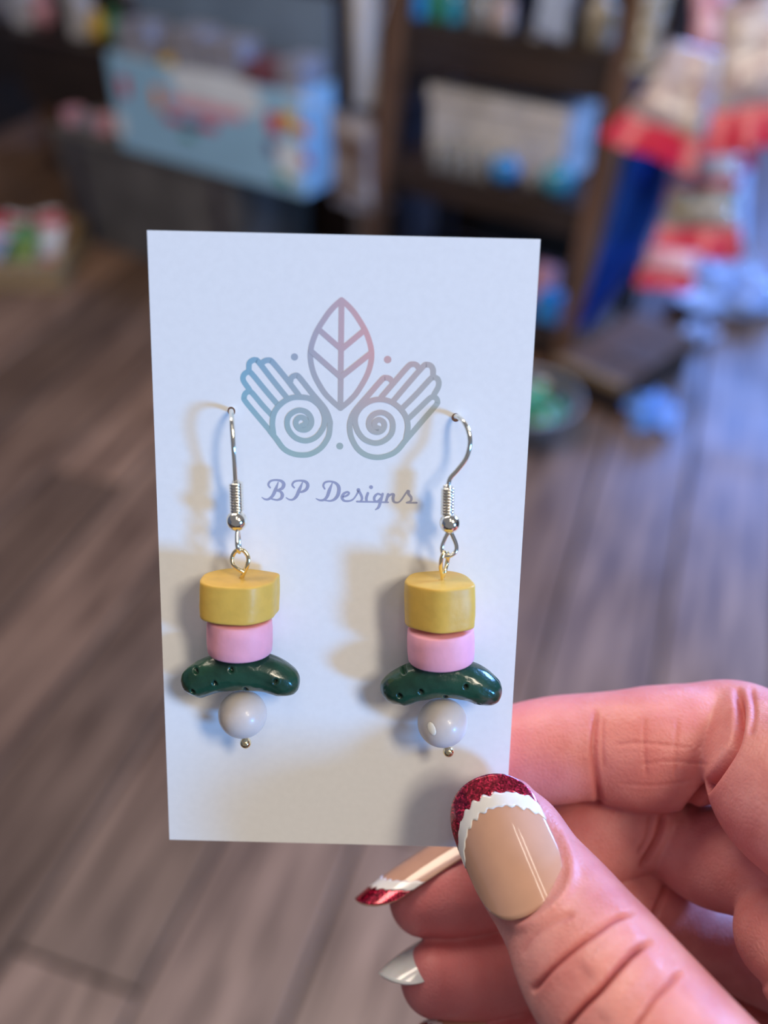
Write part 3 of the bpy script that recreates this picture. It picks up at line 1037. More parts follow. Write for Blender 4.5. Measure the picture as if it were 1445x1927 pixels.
# middle, ring, little: nails on the far upper side of the curled fingers
nail(C(868, 1556, 156.5), C(666, 1688, 152.0), nrm((-0.5, 0.82, -0.10)), 6.6, 6.4, 'santa', cut_r=.15, droop=0.5)
nail(C(846, 1742, 155.0), C(714, 1828, 149.0), nrm((-0.60, 0.78, 0.06)), 6.8, 6.3, 'pearl', cut_r=.15, droop=0.7, tip_r=.42)
nail(C(905, 1896, 153.0), C(782, 1926, 148.5), nrm((-0.25, 0.92, -0.2)), 5.4, 5.2, 'santa', cut_r=.15)
#BACKGROUND
# ================================================================== the shop behind
HEAD = math.radians(55)
UU = Vector((-math.sin(HEAD), math.cos(HEAD), 0))
BB = Vector((math.cos(HEAD), math.sin(HEAD), 0))
RZ = math.atan2(UU.y, UU.x)
LEAN = 0.2


def frame(name, p):
    e = empty(name, p)
    e.rotation_euler = (0, 0, RZ)
    return e


def local(px_, py_, p0, yo=0.0):
    """(s, z) on the upright plane that lies yo metres in front of p0"""
    q = on_plane(px_, py_, p0 - BB * yo, BB)
    return (q - p0).dot(UU), q.z


def lbox(par, name, x0, x1, y0, y1, z0, z1, m, b=0.003):
    return mesh_obj(name, *bevel_box(min(x0, x1), max(x0, x1), min(y0, y1), max(y0, y1), z0, z1, b), m, par, smooth=False)


def beam(a, b_, wx, wy):
    """square bar between two points (local axes kept)"""
    V = []
    for p in (a, b_):
        V += [(p[0] - wx, p[1] - wy, p[2]), (p[0] + wx, p[1] - wy, p[2]), (p[0] + wx, p[1] + wy, p[2]), (p[0] - wx, p[1] + wy, p[2])]
    return V, [(3, 2, 1, 0), (4, 5, 6, 7), (0, 1, 5, 4), (1, 2, 6, 5), (2, 3, 7, 6), (3, 0, 4, 7)]


def lump(r, seed, rough=0.25, n=24, freq=1.6, flat=0.0):
    V, Fc = ball_data((0, 0, 0), 1.0, n)
    out = []
    for v in V:
        v = Vector(v)
        k = 1 + rough * noise.noise(v * freq + Vector((seed, 0, 0))) + rough * .5 * noise.noise(v * freq * 2.3 + Vector((0, seed, 0)))
        q = Vector((v.x * r[0] * k, v.y * r[1] * k, v.z * r[2] * k))
        if flat:
            q.z = max(q.z, -r[2] * flat)
        out.append(q)
    return out, Fc


def pm(name, col, rough=0.4, var=0.15, scale=12, **k):
    return mat(name, col, rough, var=var, scale=scale, **k)


M['carton_blue'] = pm('carton_blue', (0.30, 0.52, 0.68), 0.35, 0.05, 6)
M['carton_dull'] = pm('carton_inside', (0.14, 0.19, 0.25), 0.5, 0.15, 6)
M['carton_white'] = pm('carton_white', (0.70, 0.74, 0.76), 0.4, 0.06, 8)
M['print_red'] = pm('print_red', (0.55, 0.03, 0.07), 0.35)
M['print_orange'] = pm('print_orange', (0.75, 0.25, 0.04), 0.35)
M['print_yellow'] = pm('print_yellow', (0.80, 0.50, 0.05), 0.35)
M['print_purple'] = pm('print_purple', (0.12, 0.06, 0.20), 0.35)
M['print_green'] = pm('print_green', (0.05, 0.28, 0.14), 0.35)
M['print_pink'] = pm('print_pink', (0.68, 0.34, 0.40), 0.35)
M['grey_bin'] = pm('grey_bin', (0.10, 0.092, 0.085), 0.7, 0.25, 9, bump=0.3, bscale=60)
M['steel'] = pm('painted_pole', (0.48, 0.46, 0.45), 0.35, 0.1, 5)
M['grey_pack'] = pm('grey_pack', (0.26, 0.25, 0.28), 0.35, 0.2, 14)
M['dark_pack'] = pm('dark_pack', (0.04, 0.035, 0.045), 0.35, 0.3, 14)
M['white_pack'] = pm('white_pack', (0.62, 0.60, 0.60), 0.3, 0.2, 16)
M['cream_mix'] = mat('cream_candy_mix', (0.66, 0.60, 0.54), 0.22, col2=(0.40, 0.27, 0.25), scale=22, coat=0.6, bump=0.4, bscale=40)
M['pink_mix'] = mat('pink_candy_mix', (0.78, 0.50, 0.52), 0.22, col2=(0.58, 0.22, 0.26), scale=16, coat=0.6, bump=0.4, bscale=40)
M['olive_mix'] = mat('olive_candy_mix', (0.46, 0.42, 0.36), 0.22, col2=(0.20, 0.16, 0.08), scale=22, coat=0.6, bump=0.4, bscale=40)
M['red_seal'] = pm('red_foil', (0.50, 0.006, 0.04), 0.32, 0.18, 10, coat=0.1)
M['blue_cloth'] = pm('blue_satin', (0.004, 0.06, 0.42), 0.34, 0.25, 8)
M['blue_glass'] = pm('blue_glass', (0.03, 0.30, 0.75), 0.10, 0.2, 20, coat=1.0)
M['teal_glass'] = pm('teal_glass', (0.05, 0.36, 0.50), 0.10, 0.2, 20, coat=1.0)
M['clear_jar'] = pm('clear_jar', (0.26, 0.25, 0.23), 0.08, 0.2, 30, coat=1.0)
M['green_gloss'] = pm('green_gloss', (0.02, 0.38, 0.07), 0.1, 0.15, 20, coat=1.0)
M['bowl'] = pm('smoky_bowl', (0.055, 0.060, 0.062), 0.1, 0.2, 20, coat=1.0)
M['plastic_blue'] = pm('pale_plastic', (0.46, 0.56, 0.78), 0.18, 0.12, 10, coat=0.8)
M['glint_blue'] = pm('glint_blue', (0.20, 0.42, 0.85), 0.18, 0.1, 10, coat=0.8)  # blue of the floor glint, made the colour of a lump
M['wicker'] = pm('wicker', (0.30, 0.19, 0.085), 0.6, 0.35, 70, bump=0.5, bscale=90)
M['lid'] = pm('grey_lid', (0.35, 0.34, 0.33), 0.4, 0.1, 20)

# ---- ladder shelf
F0 = on_floor(1055, 700)
F0.z = 0
sh = frame('ladder_shelf', F0)
tag(sh, 'dark brown wooden ladder shelf with leaning front posts beside the blue cloth', 'shelf')
WS = 0.70
for x in (0, WS):
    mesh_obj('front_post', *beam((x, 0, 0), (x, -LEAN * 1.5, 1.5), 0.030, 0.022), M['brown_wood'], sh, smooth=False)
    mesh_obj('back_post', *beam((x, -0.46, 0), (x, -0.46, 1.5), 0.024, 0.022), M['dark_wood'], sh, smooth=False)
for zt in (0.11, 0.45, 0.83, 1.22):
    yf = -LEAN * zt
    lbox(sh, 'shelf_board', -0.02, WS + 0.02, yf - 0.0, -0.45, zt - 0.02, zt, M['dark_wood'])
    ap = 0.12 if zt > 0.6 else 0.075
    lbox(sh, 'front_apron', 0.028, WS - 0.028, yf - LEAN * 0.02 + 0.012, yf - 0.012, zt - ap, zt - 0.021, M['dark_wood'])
for k in range(5):
    lbox(sh, 'back_slat', 0.03, WS - 0.03, -0.485, -0.47, 0.10 + k * 0.24, 0.10 + k * 0.24 + 0.232, M['dark_wood'])


def on_shelf(px_, py_, z, back=0.08):
    s, _ = local(px_, py_, F0, -(LEAN * z + back))
    q = F0 + UU * s - BB * (-(LEAN * z + back))
    return Vector((q.x, q.y, z + 0.001))


def bottle(name, p, r, h, m, label, cat, group=None, lid=None):
    e = empty(name, p)
    prof = [(r * .9, 0), (r, 0.006), (r, h * .62), (r * .85, h * .74), (r * .42, h * .84), (r * .42, h * .9)]
    mesh_obj('body', *lathe_data(prof, 20), m, e)
    mesh_obj('lid', *lathe_data([(r * .5, h * .9), (r * .5, h)], 16), lid or M['lid'], e)
    return tag(e, label, cat, group)


def carton(name, p, w, d, h, m, label, band=None, rz=RZ, group=None):
    e = empty(name, p)
    e.rotation_euler = (0, 0, rz)
    mesh_obj('body', *bevel_box(-w / 2, w / 2, -d / 2, d / 2, 0, h, 0.003), m, e, smooth=False)
    if band:
        mesh_obj('front_label', *bevel_box(-w * .42, w * .42, d / 2, d / 2 + 0.002, h * .3, h * .75, 0.0008), band, e, smooth=False)
    return tag(e, label, 'box', group)


# white lidded box with things in front of it on the middle shelf
p = on_shelf(955, 300, 0.45, 0.20)
e = empty('storage_box', p)
e.rotation_euler = (0, 0, RZ)
mesh_obj('body', *bevel_box(-0.225, 0.225, -0.10, 0.09, 0, 0.17, 0.006), M['white_pack'], e, smooth=False)
mesh_obj('lid', *bevel_box(-0.232, 0.232, -0.107, 0.097, 0.17, 0.21, 0.006), M['white_pack'], e, smooth=False)
tag(e, 'wide whitish box on the middle shelf of the ladder shelf', 'box')
for i, xx in enumerate((825, 852, 878, 905)):
    bottle('glass_jar', on_shelf(xx, 330 + i * 6, 0.45, 0.045), 0.024, 0.085 + 0.012 * (i % 2), M['clear_jar'],
           ('leftmost small glass jar', 'second small glass jar from the left', 'third small glass jar from the left', 'rightmost small glass jar, next to the blue ball,')[i] + ' in the row before the whitish box', 'jar', 'small pale jars on the middle shelf')
for i, (xx, yy, r, m, lb) in enumerate(((948, 352, 0.042, 'blue_glass', 'bright blue glass ball in front of the whitish box'), (1000, 362, 0.028, 'clear_jar', 'small colourless glass ball between the blue and teal balls'), (1046, 372, 0.046, 'teal_glass', 'large teal glass ball near the right shelf post'))):
    q = on_shelf(xx, yy, 0.45, 0.052)
    e = empty('glass_ball', q)
    mesh_obj('ball', *ball_data((0, 0, r), r, 28), M[m], e)
    mesh_obj('cap', *lathe_data([(r * .3, r * 1.93), (r * .3, r * 2.2), (r * .12, r * 2.3)], 14), M['lid'], e)
    tag(e, lb, 'ornament')
# top shelf goods
tops = [(790, 22, 'blue_glass', 0.03, 0.12, 'blue glass bottle at the left end of the top shelf'),
        (822, 26, 'print_green', 0.024, 0.11, 'dark green bottle next to the blue bottle on the top shelf'),
        (856, 32, 'teal_glass', 0.026, 0.10, 'teal bottle in the middle of the top shelf'),
        (905, 44, 'clear_jar', 0.04, 0.10, 'pale jar left of the pearly bag on the top shelf'),
        (945, 52, 'cream_mix', 0.034, 0.09, 'mottled cream jar beside the pearly bag on the top shelf'),
        (1125, 92, 'olive_mix', 0.042, 0.13, 'olive speckled jar at the right end of the top shelf')]
for x_, y_, m, r, h, lb in tops:
    bottle('bottle' if h > .1 else 'jar', on_shelf(x_, y_, 0.83, 0.06), r, h, M[m], lb, 'bottle' if h > .1 else 'jar')
carton('dark_box', on_shelf(1085, 70, 0.83, 0.16), 0.13, 0.10, 0.14, M['dark_pack'], 'dark box behind the pearly bag on the top shelf')
carton('dark_box', on_shelf(900, 40, 0.83, 0.20), 0.30, 0.10, 0.13, M['dark_pack'], 'long dark box behind the jars on the top shelf')
for i, (x_, y_, m, lb) in enumerate(((1018, 580, 'print_pink', 'small pink box on the bottom shelf beside the card edge'), (1030, 620, 'blue_glass', 'small dark blue box on the bottom shelf beside the pink one'))):
    carton('small_box', on_shelf(x_, y_, 0.11, 0.06 + .09 * (1 - i)), 0.07, 0.06, 0.11 - .03 * i, M[m], lb)


# ---- bags
def bag(name, c, up, face, w, h, th, body, seal, label, seal_h=0.22, top_seal=False, group=None, seed=0, cat='bag', flare=1.05):
    """pillow bag: c centre, up direction, face direction"""
    up = Vector(up).normalized()
    face = (Vector(face) - up * Vector(face).dot(up)).normalized()
    rt = up.cross(face)
    e = empty(name, c - up * (h / 2))
    nu, nv_ = 18, 18
    V, Fc = [], []
    for sgn in (1, -1):
        for j in range(nv_ + 1):
            v = -1 + 2 * j / nv_
            for i in range(nu + 1):
                u = -1 + 2 * i / nu
                t = max(0, (1 - u ** 4)) ** .5 * max(0, (1 - v ** 4)) ** .5
                t *= 1 + 0.30 * noise.noise(Vector((u * 2.2 + seed, v * 2.2, seed)))
                wr = 0.02 * noise.noise(Vector((seed, v * 3, 5)))
                V.append(rt * (u * w / 2 * (1 - .10 * (1 - abs(v))) + wr * w) + up * (h / 2 + v * h / 2) + face * (sgn * (th / 2 * t + .0006)))
    s = (nu + 1) * (nv_ + 1)
    for l in (0, 1):
        for j in range(nv_):
            for i in range(nu):
                a = l * s + j * (nu + 1) + i
                q = (a, a + 1, a + nu + 2, a + nu + 1)
                Fc.append(q if l == 0 else q[::-1])
    mesh_obj('pouch', V, Fc, body, e)

    def seal_at(sign, hh):
        V, Fc = [], []
        for sg in (1, -1):
            for j in range(5):
                for i in range(13):
                    u = -1 + 2 * i / 12
                    v = j / 4
                    wv = 0.008 * w / 0.15 * math.sin(u * 5 + seed) * v
                    base = up * (h if sign > 0 else 0)
                    V.append(base + rt * (u * w / 2 * (1 + (flare - 1) * v)) + up * (sign * (v * hh - hh * .18)) + face * (wv + sg * .0012))
        for l in (0, 1):
            for j in range(4):
                for i in range(12):
                    a = l * 65 + j * 13 + i
                    q = (a, a + 1, a + 14, a + 13)
                    Fc.append(q if (l == 0) == (sign > 0) else q[::-1])
        mesh_obj('seal', V, Fc, seal, e)
    seal_at(-1, h * seal_h)
    if top_seal:
        seal_at(1, h * seal_h * .8)
    return tag(e, label, cat, group)


def hang(px_, py_, depth):
    return CAMP + ray(px_, py_) * depth


FACE = Vector((-0.45, -0.75, 0.35))


def up_dir(px0, py0, px1, py1, depth, lean=0.0):
    d = (hang(px1, py1, depth) - hang(px0, py0, depth)).normalized()
    return d


D = 2.0
S_ = D / F_PX
bag('candy_bag', hang(1288, 168, D), up_dir(1240, 255, 1335, 90, D), FACE, 150 * S_, 165 * S_, 0.07, M['cream_mix'], M['red_seal'], 'tilted bag of cream candy with wide red seal over the blue cloth', 0.46, seed=1, flare=1.35)
bag('candy_bag', hang(1424, 95, D * .93), up_dir(1415, 230, 1425, 0, D), FACE, 135 * S_, 195 * S_, 0.07, M['cream_mix'], M['red_seal'], 'large upright bag of pale candy with red seal at the right edge', 0.46, seed=2, flare=1.25)
bag('candy_bag', hang(1338, 40, D * 1.08), up_dir(1340, 110, 1345, 0, D), FACE, 80 * S_, 130 * S_, 0.05, M['pink_mix'], M['pink_mix'], 'narrow pink bag hanging at the top between the two pale bags', 0.15, True, seed=3)
bag('candy_bag', hang(1222, 60, D * 1.12), up_dir(1215, 140, 1240, 0, D), FACE, 60 * S_, 150 * S_, 0.04, M['olive_mix'], M['lid'], 'narrow grey-green bag hanging beside the shelf post', 0.1, True, seed=4)
bag('candy_bag', hang(1352, 262, D * 1.03), up_dir(1345, 300, 1350, 240, D), FACE, 135 * S_, 46 * S_, 0.04, M['pink_mix'], M['red_seal'], 'flat small bag with red seal just under the tilted cream bag', 1.1, seed=5)
bag('candy_bag', hang(1328, 318, D * 1.03), up_dir(1322, 360, 1330, 290, D), FACE, 130 * S_, 46 * S_, 0.04, M['cream_mix'], M['red_seal'], 'small bag with red seal, second in the stack below the pale bags', 1.2, seed=6)
bag('candy_bag', hang(1320, 392, D * 1.03), up_dir(1310, 450, 1325, 340, D), FACE, 145 * S_, 78 * S_, 0.05, M['olive_mix'], M['red_seal'], 'olive and cream bag with dark red seal low in the hanging stack', 0.95, seed=7, flare=1.2)
bag('candy_bag', hang(1262, 492, D * 1.03), up_dir(1245, 540, 1268, 450, D), FACE, 105 * S_, 45 * S_, 0.035, M['pink_mix'], M['red_seal'], 'lowest little pink bag of the hanging stack above the floor', 0.9, seed=8)
bag('plastic_pouch', hang(1385, 385, D * 1.06), up_dir(1385, 470, 1395, 290, D), FACE, 50 * S_, 170 * S_, 0.03, M['plastic_blue'], M['plastic_blue'], 'narrow pale blue plastic pouch right of the hanging red stack', 0.1, True, seed=9)
bag('pearly_bag', on_shelf(1040, 62, 0.83, 0.03) + Vector((0, 0, 0.075)), (0.1, 0, 1), -BB + Vector((0, 0, .3)), 0.105, 0.15, 0.05, M['plastic_blue'], M['white_pack'], 'pearly white and blue bag on the top shelf edge', 0.12, True, seed=11)

# ---- blue cloth
le = catmull([(1205, 165, 0), (1172, 300, 0), (1140, 420, 0), (1108, 530, 0), (1082, 618, 0)], 6)
re = catmull([(1285, 165, 0), (1268, 300, 0), (1243, 400, 0), (1188, 505, 0), (1108, 612, 0)], 6)
pc0 = hang(1180, 400, 2.24)
cb = empty('blue_cloth', on_plane(1095, 615, pc0, BB))
V, Fc = [], []
nu = 24
for l in (0, 1):
    for j in range(len(le)):
        for i in range(nu + 1):
            f = i / nu
            q = on_plane(le[j, 0] * (1 - f) + re[j, 0] * f, le[j, 1] * (1 - f) + re[j, 1] * f, pc0, BB)
            q += BB * (0.016 * math.sin(f * 11 + j * .12) + 0.008 * math.sin(f * 23 + 1)) - BB * (.003 * l)
            V.append(q - cb.location)
s = len(le) * (nu + 1)
for l in (0, 1):
    for j in range(len(le) - 1):
        for i in range(nu):
            a = l * s + j * (nu + 1) + i
            q = (a, a + nu + 1, a + nu + 2, a + 1)
            Fc.append(q if l else q[::-1])
mesh_obj('drape', V, Fc, M['blue_cloth'], cb)
V, Fc = tube_data([on_plane(x_, 165, pc0, BB) - cb.location for x_ in (1200, 1245, 1290)], 0.008, 10)
mesh_obj('hem', V, Fc, M['blue_cloth'], cb)
tag(cb, 'saturated blue satin cloth hanging to a point beside the ladder shelf', 'cloth')

# ---- low crate by the shelf foot
a0, a1 = on_floor(1052, 672, 0.11), on_floor(1172, 724, 0.11)
dx = (a1 - a0)
ln = dx.length
cr = empty('wooden_crate', Vector((a0.x, a0.y, 0)))
cr.rotation_euler = (0, 0, math.atan2(dx.y, dx.x))
for k in range(3):
    lbox(cr, 'top_slat', 0, ln, 0.006 + k * 0.125, 0.006 + k * 0.125 + 0.118, 0.092, 0.11, M['brown_wood'])
lbox(cr, 'front_board', 0, ln, 0, 0.014, 0.0, 0.09, M['dark_wood'])
lbox(cr, 'edge_strip', -0.004, ln + 0.004, -0.012, 0.004, 0.091, 0.114, M['wicker'])
lbox(cr, 'side_board', 0, 0.014, 0.016, 0.37, 0.0, 0.09, M['dark_wood'])
lbox(cr, 'side_board', ln - 0.014, ln, 0.016, 0.37, 0.0, 0.09, M['dark_wood'])
lbox(cr, 'back_board', 0.016, ln - 0.016, 0.356, 0.37, 0.0, 0.09, M['dark_wood'])
tag(cr, 'low brown wooden crate on the floor under the blue cloth', 'crate')

# ---- bowl with green balls
bc = on_floor(985, 815)
bw = empty('bowl', bc)
prof = [(0.05, 0.0), (0.085, 0.012), (0.118, 0.06), (0.132, 0.115), (0.136, 0.118), (0.137, 0.112), (0.122, 0.058), (0.088, 0.008), (0.05, -0.0)]
prof = [(0.052, 0.0), (0.09, 0.008), (0.122, 0.055), (0.138, 0.115), (0.133, 0.118), (0.116, 0.058), (0.085, 0.016), (0.02, 0.012)]
mesh_obj('vessel', *lathe_data(prof, 40), M['bowl'], bw)
mesh_obj('rim', *tube_data([(0.1355 * math.cos(t * math.pi / 20), 0.1355 * math.sin(t * math.pi / 20), 0.118) for t in range(40)], 0.005, 8, True), M['lid'], bw)
tag(bw, 'dark round bowl with pale rim standing on the floor beside the card edge', 'bowl')
for i, (ox, oy, r, m, lb) in enumerate(((0.035, -0.070, 0.038, 'green_gloss', 'bright green ball at the front of the round bowl'), (0.072, -0.005, 0.036, 'print_green', 'dark green ball at the right of the round bowl'), (0.0, 0.02, 0.04, 'print_green', 'dark green ball in the middle of the round bowl'), (0.03, 0.075, 0.036, 'green_gloss', 'green ball at the back of the round bowl'))):
    e = empty('green_ball', bc + Vector((ox, oy, 0.045)))
    mesh_obj('ball', *ball_data((0, 0, r * .7), r, 24), M[m], e)
    mesh_obj('cap', *lathe_data([(r * .3, r * 1.62), (r * .3, r * 1.9), (r * .1, r * 1.95)], 12), M['lid'], e)
    tag(e, lb, 'ornament', 'green balls in the bowl')

# ---- plastic on the floor, and a lump added for a blue glint
for i, (x_, y_, r, lb) in enumerate(((1365, 575, (0.15, 0.12, 0.075), 'crumpled pale blue plastic bag on the floor under the hanging bags'), (1224, 800, (0.055, 0.045, 0.05), 'small bright blue lump standing in for a floor glint by the crate'), (1312, 640, (0.045, 0.035, 0.03), 'little pale wrapper on the floor between the bag and the bare boards'))):
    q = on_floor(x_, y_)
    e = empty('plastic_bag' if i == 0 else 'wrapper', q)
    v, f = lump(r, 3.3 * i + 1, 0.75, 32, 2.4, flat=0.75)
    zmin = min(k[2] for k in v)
    mesh_obj('film', [(k[0], k[1], k[2] - zmin) for k in v], f, M['plastic_blue' if i != 1 else 'glint_blue'], e, smooth=False)
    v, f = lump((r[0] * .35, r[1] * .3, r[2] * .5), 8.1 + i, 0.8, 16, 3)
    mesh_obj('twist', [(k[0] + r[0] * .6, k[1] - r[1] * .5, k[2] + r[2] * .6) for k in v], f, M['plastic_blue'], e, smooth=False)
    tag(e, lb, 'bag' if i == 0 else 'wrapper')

# ---- left: grey bin with the display carton on it
G0 = on_floor(160, 450)
G0.z = 0
bn = frame('storage_bin', G0)
V = []
for z, g in ((0, 0.0), (0.385, 0.045)):
    V += [(-0.78 - g * .3, 0.0 + g * .3, z), (0.0 + g, 0.0 + g * .3, z), (0.0 + g, -0.36, z), (-0.78 - g * .3, -0.36, z)]
mesh_obj('body', V, [(3, 2, 1, 0), (4, 5, 6, 7), (0, 1, 5, 4), (1, 2, 6, 5), (2, 3, 7, 6), (3, 0, 4, 7)], M['grey_bin'], bn, smooth=False)
lbox(bn, 'lid', -0.81, 0.06, 0.025, -0.375, 0.386, 0.402, M['grey_bin'])
for x_ in (-0.06, -0.72):
    lbox(bn, 'corner_strip', x_ - .02, x_ + .02, 0.016, 0.003, 0.02, 0.37, M['dark_pack'])
tag(bn, 'wide grey-brown storage bin on the floor under the blue display carton', 'bin')
# small goods on the bin's free end
for i, (s_, m, w, h) in enumerate(((0.0, 'print_pink', 0.05, 0.05), (-0.085, 'grey_pack', 0.06, 0.045), (-0.165, 'print_pink', 0.055, 0.055))):
    q = G0 + UU * s_ - BB * (-0.06)
    carton('small_box', Vector((q.x, q.y, 0.403)), w, 0.06, h, M[m], ('little pink box at the far left corner of the grey bin', 'little grey box between two pink ones on the grey bin', 'little pink box touching the blue carton on the grey bin')[i])
dc = frame('display_carton', G0 - BB * 0.02 + UU * -0.71 + Vector((0, 0, 0.403)))
tag(dc, 'light blue open display carton with colourful printed front, on the grey bin', 'box')
hw = 0.385
fp = lbox(dc, 'front_panel', -hw, hw, 0.0, 0.008, 0, 0.288, M['carton_blue'], 0.002)
lbox(dc, 'side_panel', -hw, -hw + 0.008, -0.001, -0.145, 0, 0.29, M['carton_blue'], 0.002)
lbox(dc, 'side_panel', hw - 0.008, hw, -0.001, -0.145, 0, 0.29, M['carton_blue'], 0.002)
lbox(dc, 'back_panel', -hw, hw, -0.146, -0.154, 0, 0.50, M['carton_dull'], 0.002)
lbox(dc, 'bottom_panel', -hw + .009, hw - .009, -0.001, -0.145, 0, 0.006, M['carton_blue'], 0.002)


def patch(x0, x1, z0, z1, m, name='printed_patch', dy=0.0, seed=0):
    """irregular flat print on the carton's front; x to the viewer's right is negative"""
    cx, cz, rx, rz_ = (x0 + x1) / 2, (z0 + z1) / 2, abs(x1 - x0) / 2, abs(z1 - z0) / 2
    n = 36
    V = []
    for l in (0, 1):
        for k in range(n):
            a = 2 * math.pi * k / n
            c, s2 = math.cos(a), math.sin(a)
            sq = 1 / max(abs(c), abs(s2)) ** 0.55
            kk = sq * (1 + .12 * noise.noise(Vector((c * 2 + seed, s2 * 2, seed))))
            V.append((cx + rx * c * kk, 0.0085 + dy + (0.0006 if l else 0), cz + rz_ * s2 * kk))
    Fc = [tuple(range(n, 2 * n))[::-1], tuple(range(n))] + [(k, n + k, n + (k + 1) % n, (k + 1) % n) for k in range(n)]
    return mesh_obj(name, V, Fc, m, fp, smooth=False)


def cpx(px_, py_):
    s, z = local(px_, py_, G0, 0.03)
    return s + 0.71, z - 0.403


def ppatch(x0, y0, x1, y1, m, dy=0.0, seed=0):
    a, b = cpx(x0, y0), cpx(x1, y1)
    patch(a[0], b[0], min(a[1], b[1]), max(a[1], b[1]), m, dy=dy, seed=seed)


ppatch(330, 135, 495, 225, M['carton_white'], 0.0, 1)
ppatch(310, 175, 460, 235, M['print_pink'], 0.001, 9)
ppatch(315, 118, 490, 205, M['carton_white'], 0.002, 2)
ppatch(285, 160, 308, 210, M['print_orange'], 0.001, 3)
ppatch(310, 210, 345, 236, M['print_red'], 0.003, 4)
ppatch(335, 222, 380, 246, M['print_purple'], 0.0025, 5)
ppatch(375, 224, 410, 250, M['print_red'], 0.003, 6)
ppatch(342, 246, 368, 264, M['print_green'], 0.003, 7)
ppatch(222, 142, 245, 185, M['print_red'], 0.001, 8)
ppatch(214, 212, 240, 258, M['carton_white'], 0.001, 18)
ppatch(500, 210, 532, 255, M['print_red'], 0.001, 10)
ppatch(528, 208, 562, 245, M['print_yellow'], 0.002, 11)
ppatch(556, 228, 582, 262, M['print_orange'], 0.001, 12)
ppatch(500, 262, 520, 295, M['print_purple'], 0.001, 13)
ppatch(520, 262, 570, 345, M['carton_white'], 0.0015, 14)
ppatch(560, 285, 585, 315, M['print_red'], 0.001, 15)
ppatch(520, 322, 545, 348, M['print_green'], 0.0025, 16)
ppatch(540, 178, 598, 200, M['carton_white'], 0.001, 17)
# packs inside the carton
for i, (x_, yb, w, d, h, m, lb) in enumerate((
        (0.29, -0.10, 0.13, 0.12, 0.42, 'grey_pack', 'grey pack at the left end inside the blue carton'),
        (0.17, -0.06, 0.08, 0.06, 0.33, 'print_yellow', 'small yellow pack standing inside the blue carton'),
        (0.06, -0.12, 0.12, 0.14, 0.43, 'grey_pack', 'greyish pack near the middle of the blue carton'),
        (-0.08, -0.13, 0.13, 0.12, 0.42, 'grey_pack', 'tall grey pack right of the greyish one in the blue carton'),
        (-0.22, -0.10, 0.11, 0.13, 0.38, 'print_red', 'dark red pack inside the blue carton'),
        (-0.327, -0.14, 0.085, 0.12, 0.40, 'grey_pack', 'grey pack at the right end inside the blue carton'))):
    yb, d = -0.075, min(d, 0.11)
    q = dc.location + UU * x_ - BB * yb
    mm = M[m]
    if m == 'print_red':
        mm = pm('dull_red_pack', (0.16, 0.05, 0.06), 0.4)
    carton('product_pack', Vector((q.x, q.y, 0.403 + 0.0065)), w, d, h - .05, mm, lb, band=M['white_pack'] if i in (0, 3) else None)

# ---- cabinet behind
K0 = G0 + BB * 0.40
cab = frame('cabinet', K0)
tag(cab, 'long dark wooden cabinet with brown board front behind the grey bin', 'cabinet')
sA, zA = local(110, 75, K0)
sB, zB = local(110, 200, K0)
lbox(cab, 'top_board', 0.75, -1.12, 0.02, -0.45, zA - 0.02, zA, M['dark_wood'])
lbox(cab, 'apron', 0.73, -1.10, 0.005, -0.02, zB, zA - 0.021, M['dark_wood'])
for k in range(8):
    x0 = 0.71 - k * 0.214
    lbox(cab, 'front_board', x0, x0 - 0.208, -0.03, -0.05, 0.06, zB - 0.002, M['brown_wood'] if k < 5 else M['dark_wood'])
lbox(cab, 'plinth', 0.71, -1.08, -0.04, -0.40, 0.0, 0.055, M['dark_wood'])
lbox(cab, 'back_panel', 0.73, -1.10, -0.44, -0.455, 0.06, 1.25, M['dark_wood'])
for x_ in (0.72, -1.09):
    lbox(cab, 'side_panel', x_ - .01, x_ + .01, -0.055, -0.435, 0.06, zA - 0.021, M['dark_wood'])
goods = [(4, 25, 'lump', 'grey_pack', 0.05, 'grey rounded soft toy at the far left of the cabinet top'),
         (46, 30, 'box', 'white_pack', 0.05, 'white box between grey toy and dark bottle on the cabinet'),
         (82, 38, 'lump', 'print_pink', 0.05, 'pinkish rounded soft toy on the cabinet top'),
         (118, 40, 'bottle', 'dark_pack', 0.035, 'dark navy bottle on the cabinet top'),
         (152, 50, 'box', 'white_pack', 0.045, 'white box left of the yellow one on the cabinet'),
         (184, 62, 'lump', 'print_yellow', 0.036, 'yellow rounded soft toy on the cabinet top'),
         (214, 60, 'lump', 'print_green', 0.042, 'green rounded soft toy beside the carton on the cabinet'),
         (250, 60, 'bottle', 'dark_pack', 0.035, 'dark bottle just behind the blue carton on the cabinet')]
for x_, y_, kind, m, r, lb in goods:
    s_, _ = local(x_, y_, K0, -0.08)
    q = K0 + UU * s_ + BB * 0.09
    q.z = zA + 0.001
    if kind == 'box':
        carton('small_box', q, r * 1.6, r * 1.6, 0.2, M[m], lb)
    elif kind == 'bottle':
        bottle('bottle', q, r, 0.2, M[m], lb, 'bottle')
    else:
        e = empty('soft_toy', q)
        v, f = lump((r, r, r * 1.1), x_ * .1, 0.12)
        zm = min(k[2] for k in v)
        mesh_obj('body', [(k[0], k[1], k[2] - zm) for k in v], f, M[m], e)
        v, f = lump((r * .62, r * .62, r * .6), x_ * .2, 0.1)
        mesh_obj('head', [(k[0], k[1], k[2] + r * 2.35) for k in v], f, M[m], e)
        tag(e, lb, 'toy')

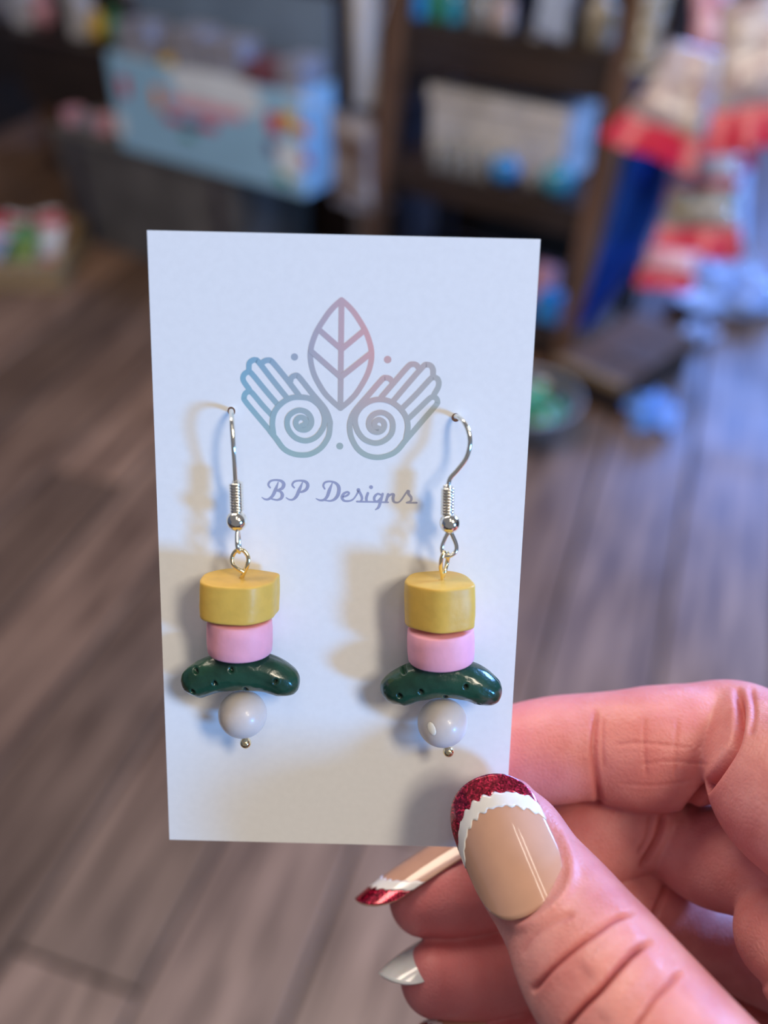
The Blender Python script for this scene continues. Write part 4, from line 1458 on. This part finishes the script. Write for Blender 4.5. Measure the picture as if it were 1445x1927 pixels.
# ---- pole and hanging pack
s_, z_ = local(688, 205, K0, 0.10)
pb = K0 + UU * s_ - BB * 0.10
pb.z = 0
po = empty('display_pole', pb)
mesh_obj('post', *lathe_data([(0.043, 0.02), (0.043, 1.3)], 24), M['steel'], po)
mesh_obj('foot', *lathe_data([(0.07, 0), (0.07, 0.012), (0.05, 0.02), (0.046, 0.04)], 28), M['dark_pack'], po)
mesh_obj('collar', *lathe_data([(0.05, z_ - 0.03), (0.052, z_ - 0.02), (0.052, z_ + 0.01), (0.05, z_ + 0.02)], 24), M['dark_pack'], po)
tag(po, 'grey upright metal pole between the blue carton and the ladder shelf', 'pole')
qh = on_plane(663, 305, K0 - BB * 0.42, BB)
hk = bag('hanging_pack', qh, (0, 0, 1), -BB, 0.14, 0.22, 0.05, mat('brown_white_mix', (0.42, 0.38, 0.36), 0.2, col2=(0.12, 0.07, 0.05), scale=9, coat=0.6), M['grey_pack'], 'clear pack with brown and white goods hanging in front of the grey pole', 0.12, True, seed=21, cat='pack')
st0 = Vector((0, 0, 0.225))
st1 = F0 + UU * 0.72 + BB * (0.2 * 0.95 - 0.02) + Vector((0, 0, 0.95)) - hk.location
mesh_obj('hanging_strap', *tube_data([st0, st0.lerp(st1, .5), st1], 0.003, 8), M['lid'], hk)
tray_p = on_floor(112, 548)
tr = empty('wicker_tray', Vector((tray_p.x - 0.28, tray_p.y + 0.18, 0)))
for nm_, a in (('front_side', (-0.30, 0.30, -0.19, -0.17, 0, 0.09)), ('back_side', (-0.30, 0.30, 0.17, 0.19, 0, 0.09)), ('left_side', (-0.30, -0.28, -0.169, 0.169, 0, 0.09)), ('right_side', (0.28, 0.30, -0.169, 0.169, 0, 0.09)), ('base', (-0.279, 0.279, -0.169, 0.169, 0, 0.01))):
    lbox(tr, nm_, *a, M['wicker'], 0.004)
for a, b in (((-0.3, -0.18), (0.3, -0.18)), ((0.29, -0.19), (0.29, 0.19)), ((0.3, 0.18), (-0.3, 0.18)), ((-0.29, 0.19), (-0.29, -0.19))):
    mesh_obj('rolled_rim', *tube_data([(a[0], a[1], 0.092), ((a[0] + b[0]) / 2, (a[1] + b[1]) / 2, 0.092), (b[0], b[1], 0.092)], 0.014, 10), M['wicker'], tr)
tag(tr, 'shallow wicker tray of packets on the floor at the left edge', 'tray')
for i, (ox, oy, m, sl, lb) in enumerate(((-0.03, 0.10, 'red_seal', 'print_red', 'red packet at the far back left of the wicker tray'), (0.06, 0.09, 'red_seal', 'white_pack', 'red packet with white seal, second from left at the back of the wicker tray'), (0.19, 0.11, 'red_seal', 'white_pack', 'bright red packet in the back right corner of the wicker tray'), (0.22, 0.0, 'white_pack', 'print_red', 'white packet against the right rim of the wicker tray'), (0.03, -0.05, 'print_pink', 'white_pack', 'pink packet at the left of the wicker tray'), (0.12, -0.04, 'print_green', 'print_green', 'dark green packet in the middle of the wicker tray'), (0.17, -0.11, 'lime', 'print_green', 'lime green packet at the front right of the wicker tray'), (0.06, -0.11, 'grey_pack', 'print_pink', 'grey packet at the front of the wicker tray'))):
    if m == 'lime' and 'lime' not in M:
        M['lime'] = pm('lime', (0.14, 0.20, 0.04), 0.3)
    c = tr.location + Vector((ox, oy, 0.085 + 0.004 * i))
    bag('packet', c, (0.25 * math.sin(i * 2.1), 0.75, 0.55), (0, -0.5, 0.8), 0.088, 0.125, 0.035, M[m], M[sl], lb, 0.18, True, seed=30 + i, cat='packet')
